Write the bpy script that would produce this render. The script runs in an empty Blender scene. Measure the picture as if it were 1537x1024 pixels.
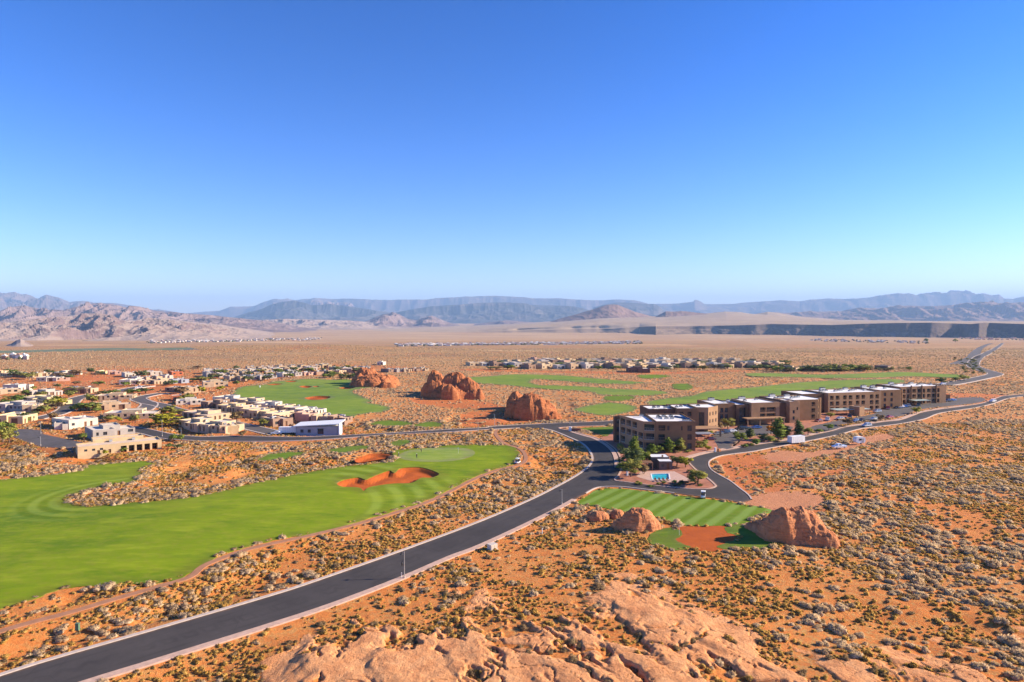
import bpy, bmesh, math, random
import numpy as np
from mathutils import Vector, Matrix
from mathutils.geometry import delaunay_2d_cdt
R = math.radians
random.seed(7); rng = np.random.default_rng(11)
S = bpy.context.scene
COL = S.collection
# ------------------------------------------------------------------ camera
F = 1025.0; CH = 50.0; PIT = math.atan(32.0/F)
cam_d = bpy.data.cameras.new('camera'); cam = bpy.data.objects.new('camera', cam_d); COL.objects.link(cam)
cam.location = (0, 0, CH); cam.rotation_euler = (math.pi/2-PIT, 0, 0)
cam_d.sensor_width = 36; cam_d.lens = 36*F/1537; cam_d.clip_start = 1; cam_d.clip_end = 90000
S.camera = cam
cP, sP = math.cos(PIT), math.sin(PIT)
def ray(px, py):
    a = (px-768.5)/F; b = -(py-512)/F
    return (a/(cP+b*sP), 1.0, (-sP+b*cP)/(cP+b*sP))     # per metre forward
# ------------------------------------------------------------------ noise
def _h(ix, iy, s):
    n = (ix.astype(np.int64)*374761393 + iy.astype(np.int64)*668265263 + s*1442695041) & 0xffffffff
    n = ((n ^ (n >> 13))*1274126177) & 0xffffffff
    return ((n ^ (n >> 16)) & 0xffffff)/16777215.0
def vn(x, y, s=0):
    x = np.asarray(x, float); y = np.asarray(y, float)
    ix = np.floor(x); iy = np.floor(y); fx = x-ix; fy = y-iy
    fx = fx*fx*fx*(fx*(fx*6-15)+10); fy = fy*fy*fy*(fy*(fy*6-15)+10)
    ix = ix.astype(np.int64); iy = iy.astype(np.int64)
    a = _h(ix, iy, s); b = _h(ix+1, iy, s); c = _h(ix, iy+1, s); d = _h(ix+1, iy+1, s)
    return (a*(1-fx)+b*fx)*(1-fy)+(c*(1-fx)+d*fx)*fy
def fbm(x, y, s=0, o=4, g=.5):
    t = 0; A = 1; N = 0
    for i in range(o):
        t = t+A*vn(x*2**i+i*17.3, y*2**i-i*9.1, s+i*7); N += A; A *= g
    return t/N
def ridge(x, y, s=0, o=4, g=.55):
    t = 0; A = 1; N = 0
    for i in range(o):
        t = t+A*(1-np.abs(2*vn(x*2**i+i*11.3, y*2**i-i*5.1, s+i*7)-1)); N += A; A *= g
    return t/N
def ss(a, b, x): t = np.clip((x-a)/(b-a), 0, 1); return t*t*(3-2*t)
# ------------------------------------------------------------------ terrain
_D = np.array([0, 640, 800, 1000, 1250, 1700, 2300, 3000, 3800, 4700, 6000, 8000, 11000, 14000, 20000, 45000, 90000.])
_Z = np.array([0, 0, -.3, -2.7, -9, -24.6, -38.6, -51, -61, -69, -67, -67, -57, -45.6, -47.6, -38, -38.])
def Hs(x, y):                       # smooth land form everything stands on
    x = np.asarray(x, float); y = np.asarray(y, float)
    z = np.interp(y, _D, _Z)
    f = 1-ss(500, 900, y)
    u = .45*np.sin(x/31+1.3)*np.sin(y/43+.4)+.35*np.sin(x/19-y/57+2)
    hot = 1-ss(0, 1, np.clip((np.hypot((x-150)/150, (y-330)/110)-.8)/.5, 0, 1))
    z = z+u*f*(1-hot)
    # low red swell beyond the left estate
    z = z+13*np.exp(-((x+430)/330)**2-((y-1350)/150)**2)*ss(900, 1200, y)
    return z
def hz(x, y): return float(Hs(x, y))
def at(px, py, h=0.0):              # the point of the land seen at a pixel (h above it)
    dx, _, dz = ray(px, py)
    z = h; Y = 100.0
    if py < 530:
        lo, hi = 300.0, 60000.0
        ys = np.exp(np.linspace(math.log(lo), math.log(hi), 4000))
        g = CH+dz*ys-(Hs(dx*ys, ys)+h)
        k = np.where(g < 0)[0]
        Y = ys[k[0]] if len(k) else hi
        return Vector((dx*Y, Y, float(Hs(dx*Y, Y))))
    for i in range(12):
        Yn = (z-CH)/dz
        z = float(Hs(dx*Yn, Yn))+h
        Y = Yn
    return Vector((dx*Y, Y, z-h))
def P2(pts): return np.array([tuple(at(*p))[:2] for p in pts])
def smooth(pts, n=4, closed=True):
    P = np.asarray(pts, float); N = len(P); out = []
    rg = range(N) if closed else range(N-1)
    for i in rg:
        if closed: a, b, c, d = P[i-1], P[i], P[(i+1) % N], P[(i+2) % N]
        else: a, b, c, d = P[max(i-1, 0)], P[i], P[i+1], P[min(i+2, N-1)]
        for k in range(n):
            t = k/n
            out.append(.5*((2*b)+(c-a)*t+(2*a-5*b+4*c-d)*t*t+(3*b-a-3*c+d)*t**3))
    if not closed: out.append(P[-1])
    return np.array(out)
def pip(x, y, P):
    x = np.asarray(x, float); y = np.asarray(y, float)
    r = np.zeros(x.shape, bool)
    m = (x >= P[:, 0].min()) & (x <= P[:, 0].max()) & (y >= P[:, 1].min()) & (y <= P[:, 1].max())
    if not m.any(): return r
    xx = x[m]; yy = y[m]; c = np.zeros(xx.shape, bool)
    n = len(P)
    for i in range(n):
        x1, y1 = P[i-1]; x2, y2 = P[i]
        if y1 == y2: continue
        c ^= ((y1 > yy) != (y2 > yy)) & (xx < (x2-x1)*(yy-y1)/(y2-y1)+x1)
    r[m] = c
    return r
def pdist(x, y, P, closed=True, lim=30):
    x = np.asarray(x, float); y = np.asarray(y, float); d = np.full(x.shape, 1e3)
    m = (x > P[:, 0].min()-lim) & (x < P[:, 0].max()+lim) & (y > P[:, 1].min()-lim) & (y < P[:, 1].max()+lim)
    if not m.any(): return d
    xx = x[m]; yy = y[m]; dd = np.full(xx.shape, 1e3)
    for i in range(0 if closed else 1, len(P)):
        ax, ay = P[i-1]; bx, by = P[i]; l = (bx-ax)**2+(by-ay)**2
        if l == 0: continue
        t = np.clip(((xx-ax)*(bx-ax)+(yy-ay)*(by-ay))/l, 0, 1)
        dd = np.minimum(dd, np.hypot(xx-ax-t*(bx-ax), yy-ay-t*(by-ay)))
    d[m] = dd; return d
def strip(pts, w):                   # centre line in world -> outline
    P = np.asarray(pts, float); T = np.gradient(P, axis=0); T /= np.linalg.norm(T, axis=1)[:, None]+1e-9
    Nn = np.stack([-T[:, 1], T[:, 0]], 1)
    w = np.broadcast_to(w, (len(P),))[:, None]/2
    return np.concatenate([P+Nn*w, (P-Nn*w)[::-1]])
# ------------------------------------------------------------------ materials
def nd(nt, t, **k):
    n = nt.nodes.new(t)
    for a, b in k.items():
        if a.startswith('i_'): n.inputs[a[2:].replace('_', ' ')].default_value = b
        else: setattr(n, a, b)
    return n
class M:
    def __init__(s, name, rough=.9, spec=.3):
        s.m = bpy.data.materials.new(name); s.m.use_nodes = True; s.nt = s.m.node_tree
        s.b = s.nt.nodes['Principled BSDF']; s.b.inputs['Roughness'].default_value = rough
        s.b.inputs['Specular IOR Level'].default_value = spec
        s.geo = s.nt.nodes.new('ShaderNodeNewGeometry'); s.pos = s.geo.outputs['Position']
    def L(s, a, b): s.nt.links.new(a, b)
    def mp(s, sx, sy, sz, rot=0, v=None):
        n = nd(s.nt, 'ShaderNodeMapping'); n.inputs['Scale'].default_value = (sx, sy, sz); n.inputs['Rotation'].default_value = (0, 0, rot)
        s.L(v or s.pos, n.inputs[0]); return n.outputs[0]
    def noise(s, sc, det=4, v=None, rough=.55, dist=0):
        n = nd(s.nt, 'ShaderNodeTexNoise'); n.inputs['Scale'].default_value = sc; n.inputs['Detail'].default_value = det
        n.inputs['Roughness'].default_value = rough; n.inputs['Distortion'].default_value = dist
        s.L(v or s.pos, n.inputs['Vector']); return n.outputs['Fac']
    def vor(s, sc, v=None, out='Distance', feat='F1'):
        n = nd(s.nt, 'ShaderNodeTexVoronoi'); n.feature = feat; n.inputs['Scale'].default_value = sc
        s.L(v or s.pos, n.inputs['Vector']); return n.outputs[out]
    def rng(s, v, a, b, c=0., d=1., smooth=False):
        n = nd(s.nt, 'ShaderNodeMapRange'); n.clamp = True
        if smooth: n.interpolation_type = 'SMOOTHSTEP'
        s.L(v, n.inputs[0]); n.inputs[1].default_value = a; n.inputs[2].default_value = b; n.inputs[3].default_value = c; n.inputs[4].default_value = d
        return n.outputs[0]
    def math(s, op, a, b=None):
        n = nd(s.nt, 'ShaderNodeMath'); n.operation = op
        for i, v in enumerate((a, b)):
            if v is None: continue
            if isinstance(v, (int, float)): n.inputs[i].default_value = v
            else: s.L(v, n.inputs[i])
        return n.outputs[0]
    def mix(s, f, a, b):
        n = nd(s.nt, 'ShaderNodeMix'); n.data_type = 'RGBA'; n.clamp_factor = True
        if isinstance(f, (int, float)): n.inputs[0].default_value = f
        else: s.L(f, n.inputs[0])
        for k, v in ((6, a), (7, b)):
            if isinstance(v, tuple): n.inputs[k].default_value = (*v, 1)
            else: s.L(v, n.inputs[k])
        return n.outputs[2]
    def attr(s, name, typ='GEOMETRY', out='Fac'):
        n = nd(s.nt, 'ShaderNodeAttribute'); n.attribute_name = name; n.attribute_type = typ; return n.outputs[out]
    def sep(s, v=None):
        n = nd(s.nt, 'ShaderNodeSeparateXYZ'); s.L(v or s.pos, n.inputs[0]); return n.outputs
    def col(s, c):
        if isinstance(c, tuple): s.b.inputs['Base Color'].default_value = (*c, 1)
        else: s.L(c, s.b.inputs['Base Color'])
        return s
    def bump(s, h, d, st=1.):
        n = nd(s.nt, 'ShaderNodeBump'); n.inputs['Distance'].default_value = d; n.inputs['Strength'].default_value = st
        s.L(h, n.inputs['Height'])
        if s.b.inputs['Normal'].is_linked: s.L(s.b.inputs['Normal'].links[0].from_socket, n.inputs['Normal'])
        s.L(n.outputs[0], s.b.inputs['Normal']); return s
    def rnd(s):
        n = nd(s.nt, 'ShaderNodeObjectInfo'); return n.outputs['Random']
MATS = {}
def flat(name, c, rough=.8, var=.12, sc=1.5, spec=.3, metal=0):
    if name in MATS: return MATS[name]
    m = M(name, rough, spec)
    f = m.noise(sc, 5)
    k = 1-var; q = 1+var
    m.col(m.mix(m.rng(f, .3, .7), tuple(v*k for v in c), tuple(min(1, v*q) for v in c)))
    m.b.inputs['Metallic'].default_value = metal
    MATS[name] = m.m; return m.m
# ------------------------------------------------------------------ mesh helpers
def tag(o, label=None, cat=None, group=None, kind=None):
    if label: o['label'] = label
    if cat: o['category'] = cat
    if group: o['group'] = group
    if kind: o['kind'] = kind
    return o
def np_mesh(name, V, Fq, mats, smooth_=False, mi=None):
    me = bpy.data.meshes.new(name)
    V = np.asarray(V, np.float32); Fq = np.asarray(Fq, np.int32); k = Fq.shape[1]
    me.vertices.add(len(V)); me.vertices.foreach_set('co', V.ravel())
    me.loops.add(Fq.size); me.loops.foreach_set('vertex_index', Fq.ravel())
    me.polygons.add(len(Fq)); me.polygons.foreach_set('loop_start', np.arange(len(Fq), dtype=np.int32)*k)
    me.polygons.foreach_set('loop_total', np.full(len(Fq), k, np.int32))
    if mi is not None: me.polygons.foreach_set('material_index', np.asarray(mi, np.int32))
    me.polygons.foreach_set('use_smooth', np.full(len(Fq), bool(smooth_)))
    for m in (mats if isinstance(mats, (list, tuple)) else [mats]): me.materials.append(m)
    me.update(calc_edges=True); return me
def link(name, me, parent=None, loc=None):
    o = bpy.data.objects.new(name, me); COL.objects.link(o)
    if parent is not None: o.parent = parent
    if loc is not None: o.location = loc
    return o
def empty(name, loc=(0, 0, 0), rz=0):
    o = bpy.data.objects.new(name, None); COL.objects.link(o); o.location = loc; o.rotation_euler = (0, 0, rz); o.empty_display_size = .5
    return o
class MB:
    def __init__(s): s.v = []; s.f = []; s.m = []
    def add(s, V, Fs, mi=0):
        b = len(s.v); s.v += [tuple(v) for v in V]
        for f in Fs: s.f.append(tuple(b+i for i in f)); s.m.append(mi)
    def box(s, x0, y0, z0, x1, y1, z1, mi=0, rz=0, c=None, taper=0):
        t = taper
        V = [(x0, y0, z0), (x1, y0, z0), (x1, y1, z0), (x0, y1, z0), (x0+t, y0+t, z1), (x1-t, y0+t, z1), (x1-t, y1-t, z1), (x0+t, y1-t, z1)]
        if rz:
            cx, cy = c or ((x0+x1)/2, (y0+y1)/2); C_, S_ = math.cos(rz), math.sin(rz)
            V = [(cx+(x-cx)*C_-(y-cy)*S_, cy+(x-cx)*S_+(y-cy)*C_, z) for x, y, z in V]
        s.add(V, [(0, 3, 2, 1), (4, 5, 6, 7), (0, 1, 5, 4), (1, 2, 6, 5), (2, 3, 7, 6), (3, 0, 4, 7)], mi)
    def tube(s, a, b, r0, r1=None, n=8, mi=0, cap=True):
        a = Vector(a); b = Vector(b); r1 = r0 if r1 is None else r1
        d = (b-a).normalized(); u = d.orthogonal().normalized(); w = d.cross(u)
        V = []
        for c, r in ((a, r0), (b, r1)):
            for i in range(n):
                t = 2*math.pi*i/n; V.append(c+u*(r*math.cos(t))+w*(r*math.sin(t)))
        Fs = [(i, (i+1) % n, n+(i+1) % n, n+i) for i in range(n)]
        if cap: Fs += [tuple(range(n))[::-1], tuple(range(n, 2*n))]
        s.add(V, Fs, mi)
    def lathe(s, prof, n=12, c=(0, 0, 0), mi=0, sx=1, sy=1):
        V = []
        for r, z in prof:
            for i in range(n):
                t = 2*math.pi*i/n; V.append((c[0]+r*math.cos(t)*sx, c[1]+r*math.sin(t)*sy, c[2]+z))
        Fs = []
        for k in range(len(prof)-1):
            for i in range(n): Fs.append((k*n+i, k*n+(i+1) % n, (k+1)*n+(i+1) % n, (k+1)*n+i))
        s.add(V, Fs, mi)
    def prism(s, poly, y0, y1, mi=0):     # poly in x,z extruded along y
        n = len(poly); V = [(x, y0, z) for x, z in poly]+[(x, y1, z) for x, z in poly]
        s.add(V, [tuple(range(n)), tuple(range(n, 2*n))[::-1]]+[((i+1) % n, i, n+i, n+(i+1) % n) for i in range(n)], mi)
    def mesh(s, name, mats, smooth_=False):
        me = bpy.data.meshes.new(name); me.from_pydata([tuple(v) for v in s.v], [], s.f)
        for m in (mats if isinstance(mats, (list, tuple)) else [mats]): me.materials.append(m)
        me.polygons.foreach_set('material_index', s.m)
        if smooth_: me.polygons.foreach_set('use_smooth', [True]*len(s.f))
        me.update(); return me
    def build(s, name, mats, parent=None, smooth_=False, loc=None): return link(name, s.mesh(name, mats, smooth_), parent, loc)
def copy_tree(o, parent=None):
    c = o.copy(); COL.objects.link(c)
    if parent is not None: c.parent = parent
    for ch in list(o.children): copy_tree(ch, c)
    return c
def sheet(name, P, mat, off, step, holes=(), skirt=.7, kind='structure', zf=None):
    P = np.asarray(P, float)
    area = .5*np.sum(P[:, 0]*np.roll(P[:, 1], -1)-np.roll(P[:, 0], -1)*P[:, 1])
    if area < 0: P = P[::-1]
    vs = [Vector(p) for p in P]; n = len(vs); ed = [(i, (i+1) % n) for i in range(n)]
    for h in holes:
        b = len(vs); m = len(h); vs += [Vector(p) for p in h]; ed += [(b+i, b+(i+1) % m) for i in range(m)]
    nb = len(vs)
    gx, gy = np.meshgrid(np.arange(P[:, 0].min(), P[:, 0].max(), step), np.arange(P[:, 1].min(), P[:, 1].max(), step))
    gx = gx.ravel()+.13*step; gy = gy.ravel()+.17*step
    k = pip(gx, gy, P)
    for h in holes: k &= ~pip(gx, gy, h)
    vs += [Vector((a, b)) for a, b in zip(gx[k], gy[k])]
    V, E, T, ov, oe, of = delaunay_2d_cdt(vs, ed, [], 0, 1e-4)
    V = np.array([tuple(v) for v in V]); T = np.array([t for t in T if len(t) == 3])
    c = V[T].mean(1); k = pip(c[:, 0], c[:, 1], P)
    for h in holes: k &= ~pip(c[:, 0], c[:, 1], h)
    T = T[k]
    z = Hs(V[:, 0], V[:, 1])+off if zf is None else zf(V[:, 0], V[:, 1])
    V3 = [(a, b, q) for (a, b), q in zip(V, z)]
    # skirt along boundary edges
    cnt = {}
    for t in T:
        for i in range(3):
            a, b = int(t[i]), int(t[(i+1) % 3]); cnt[(a, b)] = 1
    Fs = [tuple(int(i) for i in t) for t in T]
    if skirt:
        low = {}
        for (a, b) in list(cnt):
            if (b, a) not in cnt:
                for q in (a, b):
                    if q not in low: low[q] = len(V3); V3.append((V3[q][0], V3[q][1], V3[q][2]-skirt))
                Fs.append((b, a, low[a], low[b]))
    me = bpy.data.meshes.new(name); me.from_pydata(V3, [], Fs); me.materials.append(mat); me.update()
    e = me.attributes.new('edge', 'FLOAT', 'POINT'); A3 = np.array(V3); dd = pdist(A3[:, 0], A3[:, 1], P)
    for h in holes: dd = np.minimum(dd, pdist(A3[:, 0], A3[:, 1], np.asarray(h)))
    e.data.foreach_set('value', dd.astype(np.float32))
    o = link(name, me)
    if kind: o['kind'] = kind
    return o
# ------------------------------------------------------------------ layout, traced from the photograph onto the land
ASP = {}   # paved areas
main_L = [(-140, 1075), (0, 1014), (225, 947), (400, 896), (480, 870), (605, 826), (720, 783), (799, 749), (838.6, 729), (862, 716), (879, 704.5), (887.5, 695), (889, 686), (885, 677), (879, 670), (871, 664), (855, 657), (841, 651), (827, 646), (812, 643)]
west_low = [(780, 642.5), (752, 644), (700, 647), (656, 649.5), (580, 653), (500, 659), (440, 662), (380, 663), (300, 662), (240, 658), (205, 650), (150, 645)]
west_up = [(150, 637), (203, 641), (240, 648), (259, 652), (300, 656), (357, 654.5), (440, 656.5), (500, 654.5), (600, 649.5), (718, 642.8), (742, 640), (822, 636), (900, 633), (960, 629)]
east_low = [(960, 635.5), (906, 639), (864, 640.5), (838, 642.5)]
main_Ru = [(862, 648), (880, 653.5), (895, 657.5), (909, 664), (920.6, 672), (927.7, 680), (932, 691), (933, 703), (929, 713), (923, 721)]
isl_low = [(941, 724), (970, 728), (1005, 731.5), (1040, 734.4), (1064, 734), (1074, 730.5), (1072, 727), (1061.7, 718), (1045, 706), (1035, 696), (1033, 690.5), (1044, 685), (1064, 680), (1080, 677), (1093.7, 675)]
br_up = [(1130, 668.5), (1184.8, 660.5), (1204, 656.4), (1248, 647), (1265, 641.8), (1295, 637.7), (1325, 633.5), (1350, 630.8), (1370, 624), (1384, 619), (1411, 614.5), (1451, 609.3), (1475.5, 605), (1498, 597), (1509, 594.3), (1560, 590)]
br_low = [(1560, 592.5), (1516, 597.7), (1491.6, 605.8), (1464.7, 612), (1424, 618), (1405, 622), (1388, 629), (1357, 635.4), (1330, 639), (1294, 643.4), (1263, 651.5), (1242, 656.4), (1205.6, 663.7), (1152, 673.7), (1130, 678), (1086, 683.7), (1068, 690), (1063.7, 696.5), (1068, 705.6), (1081, 714), (1095.5, 722), (1110, 733), (1123, 743), (1128, 750), (1112, 754.5)]
lawn_top = [(1080, 749), (1047.6, 745), (1012.5, 740.5), (960, 734), (932, 731), (906.6, 731), (892.5, 733.5), (879, 741)]
main_R = [(862, 750), (823, 771.5), (725, 818), (676.5, 836.5), (601.7, 869), (500, 908), (400, 941), (240, 991), (130, 1025), (-20, 1075)]
road_px = main_L+west_low+west_up+east_low+main_Ru+isl_low+br_up+br_low+lawn_top+main_R
ROAD = P2(road_px)
def chain(pts, n=3): return smooth(P2(pts), n, False)
ROADP = np.concatenate([chain(main_L), chain(west_low), chain(west_up), chain(east_low), chain(main_Ru), chain(isl_low), chain(br_up), chain(br_low), chain(lawn_top), chain(main_R)])
LOT_A = smooth(P2([(1071, 668), (1066, 657), (1085, 649), (1120, 641), (1150, 637), (1190, 641), (1176, 649), (1135, 654), (1112, 660), (1098, 669), (1106, 674), (1080, 678)]), 3)
LOT_B = smooth(P2([(1215, 642), (1240, 635), (1262, 631), (1290, 626), (1312, 621), (1330, 613.5), (1380, 607), (1420, 602.5), (1440, 597), (1476, 597.5), (1474, 603.5), (1440, 608), (1400, 612), (1375, 616), (1355, 624), (1320, 629.5), (1285, 634), (1256, 638.5), (1268, 643), (1240, 649)]), 3)
def stripp(pts, w, n=4): return strip(smooth(P2(pts), n, False), w)
STREETS = [stripp([(52, 629), (66, 626), (85, 621.5), (100, 614), (106, 605), (112, 599.5), (122, 596), (140, 592)], 9),
           stripp([(212, 617), (220, 612), (224, 606), (212, 601.5), (208, 598), (222, 594), (246, 590)], 9),
           stripp([(216, 604), (240, 608), (262, 615), (300, 624), (340, 634), (372, 641), (420, 652)], 9),
           stripp([(176, 588), (190, 584.5), (206, 581.5), (225, 579)], 9),
           stripp([(1416, 577.5), (1450, 572), (1474, 567), (1488, 564), (1494, 561), (1484, 558), (1471, 554), (1460, 548), (1468, 537), (1482, 530), (1494, 523), (1505, 515)], 12),
           stripp([(1436, 547), (1450, 541), (1461, 536), (1464, 530), (1470, 523.5), (1480, 518), (1489, 515.6)], 16),
           stripp([(1560, 590), (1650, 583)], 10)]
STREETS.append(P2([(14, 645), (40, 644), (62, 646), (66, 652), (123, 664), (131, 667), (108, 672), (111, 682), (101, 673), (61, 671), (30, 660), (10, 652)]))
# grass
G = {}
G['fairway_a'] = [(-140, 1000), (-140, 724), (-60, 722), (0, 720), (62, 714), (110, 708), (125, 703), (134, 698.4), (187, 693.7), (225, 692.5), (232, 696.5), (212, 706), (215.5, 712), (200, 723.4), (175, 727), (140.5, 733), (107.7, 743.7), (103, 753), (131, 759), (175, 756), (250, 750), (312, 741), (406, 720), (480, 706), (532, 698.5), (591, 691), (591, 676.5), (645, 672), (671, 668.3), (757, 668.3), (774, 673.4), (781, 684), (771.5, 697), (741, 705), (706, 719), (671, 736.7), (638, 752), (600, 764.8), (537, 783.5), (480, 800), (421, 809), (375, 820), (331, 834), (290, 857.7), (265, 870), (218, 876.4), (175, 878), (103, 882.7), (47, 900), (0, 915), (-80, 950)]
G['grass_b'] = [(386, 689), (412, 680), (456, 678.6), (451, 684.5), (406, 692)]
G['grass_c'] = [(491.8, 675), (537, 669), (556, 671), (520, 679.5), (501, 680)]
G['grass_d'] = [(582, 667), (596, 660.5), (624, 661.7), (612, 667.6), (591, 671)]
G['grass_e'] = [(554.7, 635), (578, 631), (612, 632.4), (619.7, 637), (596, 640), (565, 639)]
G['grass_f'] = [(622, 637.6), (643, 633), (661, 635), (661, 640), (640.5, 642), (625, 641)]
G['fairway_g'] = [(367, 580), (396, 577.6), (410, 573), (444.5, 570), (473.8, 568.7), (497, 570.4), (527.7, 570), (529, 579), (560, 580.4), (529, 586.3), (544, 595.6), (560, 602.7), (552, 604), (586, 611), (573, 618), (539, 623), (521, 631), (500, 630), (479.6, 625), (438.6, 621), (408, 614.4), (380, 610.5), (367, 608), (357, 602.5), (353.7, 594.7), (352, 586)]
G['fairway_h'] = [(703, 567), (735, 565), (772.7, 562), (840, 563.4), (893, 568), (965, 574), (953, 576), (918, 576.5), (880, 575), (840, 571.5), (805, 569.5), (796, 573), (805, 577.5), (829, 578.6), (880, 580.4), (930, 584), (965, 585), (1000, 588), (1000, 591), (971, 594), (907, 593), (888, 589), (880, 587.5), (817, 584), (758, 578), (717, 575)]
G['grass_i'] = [(907, 596.5), (913, 594.6), (951, 594.6), (950, 599), (930, 602), (910, 600.5)]
G['fairway_j'] = [(862, 614.4), (880, 609.7), (900, 606), (914, 604.2), (942, 607), (956, 611.5), (950, 617), (930, 621.4), (907, 623.8), (872, 618.5)]
G['fairway_k'] = [(973, 602), (1006, 597.4), (1040, 593.5), (1059.5, 588), (1105, 583.4), (1157, 578.8), (1200, 574), (1240, 571.6), (1288, 570), (1350, 569.5), (1353, 575), (1310, 579.5), (1260, 583), (1210, 589), (1150, 598), (1100, 603), (1055, 606), (990, 610), (972, 607)]
G['fairway_l'] = [(1120, 560.8), (1157, 560.3), (1240, 562.3), (1295, 560.5), (1354, 558.6), (1410, 561), (1448, 563.4), (1442, 567), (1373, 565.2), (1300, 567.3), (1240, 567.5), (1189, 566.3), (1131, 564.8)]
G['grass_m'] = [(1010, 577), (1030, 576), (1040, 580), (1034, 585), (1014, 584)]
G['grass_n'] = [(958, 563.5), (985, 562.5), (1008, 565), (980, 568), (962, 567.3)]
G['lawn'] = [(866, 755), (884, 743), (893, 736.5), (907, 733.8), (932, 733.8), (960, 736.5), (1012.5, 743), (1047.6, 747.5), (1080, 751.5), (1109, 756), (1140, 761), (1160, 767), (1145, 773), (1125, 783), (1091, 789), (1031, 789), (1001, 782.5), (985, 776), (950, 772), (915, 764), (885, 759)]
G['lawn_b'] = [(984, 798), (1000, 793), (1020, 795), (1024, 801), (1016, 811), (1030, 818), (1037, 823.5), (1005, 825), (971, 812)]
G['lawn_g'] = [(1091, 791), (1135, 786), (1165, 795), (1181, 812), (1150, 824), (1090, 824), (1079, 820.5), (1092, 814), (1109, 806), (1092, 799)]
G['lawn_c'] = [(866.7, 643.5), (906, 641), (925, 640.5), (926, 651), (911, 655), (895, 650.5)]
G['lawn_d'] = [(1007, 682), (1040, 680.5), (1040, 682.5), (1031, 689), (1010, 689)]
G['lawn_f'] = [(-140, 531), (0, 530.5), (60, 528.5), (150, 527), (230, 526), (290, 525), (285, 521.8), (200, 522.5), (100, 524), (0, 526.5), (-140, 527.5)]
GP = {k: smooth(P2(v), 6) for k, v in G.items()}
for k, P in GP.items():
    if k in ('lawn', 'lawn_f'): continue
    a_ = .55 if P[:, 1].mean() < 400 else 1.5
    GP[k] = P+np.stack([fbm(P[:, 0]/2.5/a_, P[:, 1]/2.5/a_, 5, 3)-.5, fbm(P[:, 0]/2.5/a_+50, P[:, 1]/2.5/a_, 6, 3)-.5], 1)*2.4*a_
BK = {'a': ([(505.7, 726), (516, 720.3), (537, 716.7), (548, 720), (556, 717), (567.7, 712), (584, 706.5), (592, 710), (600, 703.5), (615, 701.6), (636, 702.5), (659, 711), (648, 717), (632, 717.5), (618, 725), (591, 726), (556, 731), (546, 737), (539, 732), (514, 730.8)], 'fairway_a'),
      'b': ([(533, 689), (546, 684), (556, 681), (574, 680.5), (587, 683), (585, 686.5), (568, 689.5), (538, 694)], 'fairway_a'),
      'c': ([(449, 580.3), (458, 579), (468, 580.2), (460, 582.5)], 'fairway_g'),
      'd': ([(470, 580), (477, 579.6), (479, 580.6), (472, 581.2)], 'fairway_g'),
      'e': ([(457, 597.6), (466, 595.5), (480, 594.5), (496, 595.6), (489, 599), (468, 600.5)], 'fairway_g'),
      'f': ([(427, 572.4), (436, 571.6), (446, 572), (438, 573.8)], 'fairway_g'),
      'g': ([(400, 577.2), (412, 576), (424, 576.4), (412, 578.2)], 'fairway_g'),
      'h': ([(508, 582.4), (520, 581), (533.5, 581.6), (522, 584)], 'fairway_g'),
      }
BKP = {k: (smooth(P2(v[0]), 4), v[1]) for k, v in BK.items()}
SANDP = smooth(P2([(1012, 812), (1018, 797), (1026, 790), (1050, 791), (1075, 789), (1095, 792), (1102, 801), (1114, 807), (1096, 816), (1086, 824), (1062, 827), (1040, 825), (1028, 819)]), 5)
SANDP = SANDP+np.stack([fbm(SANDP[:, 0]/2, SANDP[:, 1]/2, 5, 3)-.5, fbm(SANDP[:, 0]/2+50, SANDP[:, 1]/2, 6, 3)-.5], 1)*2.6
GREEN = smooth(P2([(598, 684), (612, 677), (640, 673.3), (670, 672.3), (700, 673.5), (713, 679), (706, 686), (685, 691.5), (655, 693.5), (622, 692.5), (603, 689)]), 4)
DECK = P2([(955, 716), (962, 708), (1012, 708), (1024, 714), (1038, 721), (1017, 724.5), (982, 724)])
POOL = P2([(977, 712), (1004, 711.6), (1005.5, 720), (979, 720.4)])
ISLAND = P2([(924, 720.5), (941, 723), (970, 727), (1005, 730.5), (1040, 733.4), (1063, 733), (1073, 730), (1071, 727), (1060.7, 718), (1044, 706), (1034, 696), (1032, 690), (1043, 684.5), (1063, 679.3), (1079, 676.3), (1076, 668), (1069, 656), (1060, 648), (1045, 645), (1040, 655), (1020, 640), (970, 636), (928, 640), (912, 655), (900, 657), (921, 671), (929, 680), (933.5, 691), (934.5, 703), (930.5, 713)])
VERGE = P2([(1099, 673.5), (1130, 667.5), (1184.8, 659.6), (1204, 655.5), (1248, 646), (1243, 644), (1217, 645), (1216, 640), (1240, 633), (1262, 628), (1290, 622), (1320, 613), (1335, 606), (1380, 601), (1420, 596), (1410, 592), (1340, 598), (1250, 618), (1150, 634), (1080, 643), (1068, 650), (1120, 643), (1150, 640), (1186, 643), (1176, 649.5), (1135, 655), (1113, 661)])
GRAVEL = smooth(P2([(1116, 754), (1129, 745), (1150, 741.5), (1166, 738), (1200, 739), (1223, 742), (1240, 749), (1220, 758.4), (1190, 764), (1168, 766), (1140, 760)]), 4)
GRAVEL2 = smooth(P2([(1150, 681), (1175, 677), (1214, 678), (1254, 671), (1285, 661), (1315, 652), (1335, 651), (1340, 656), (1310, 663), (1275, 674), (1240, 682), (1205, 690), (1165, 692)]), 4)
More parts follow.
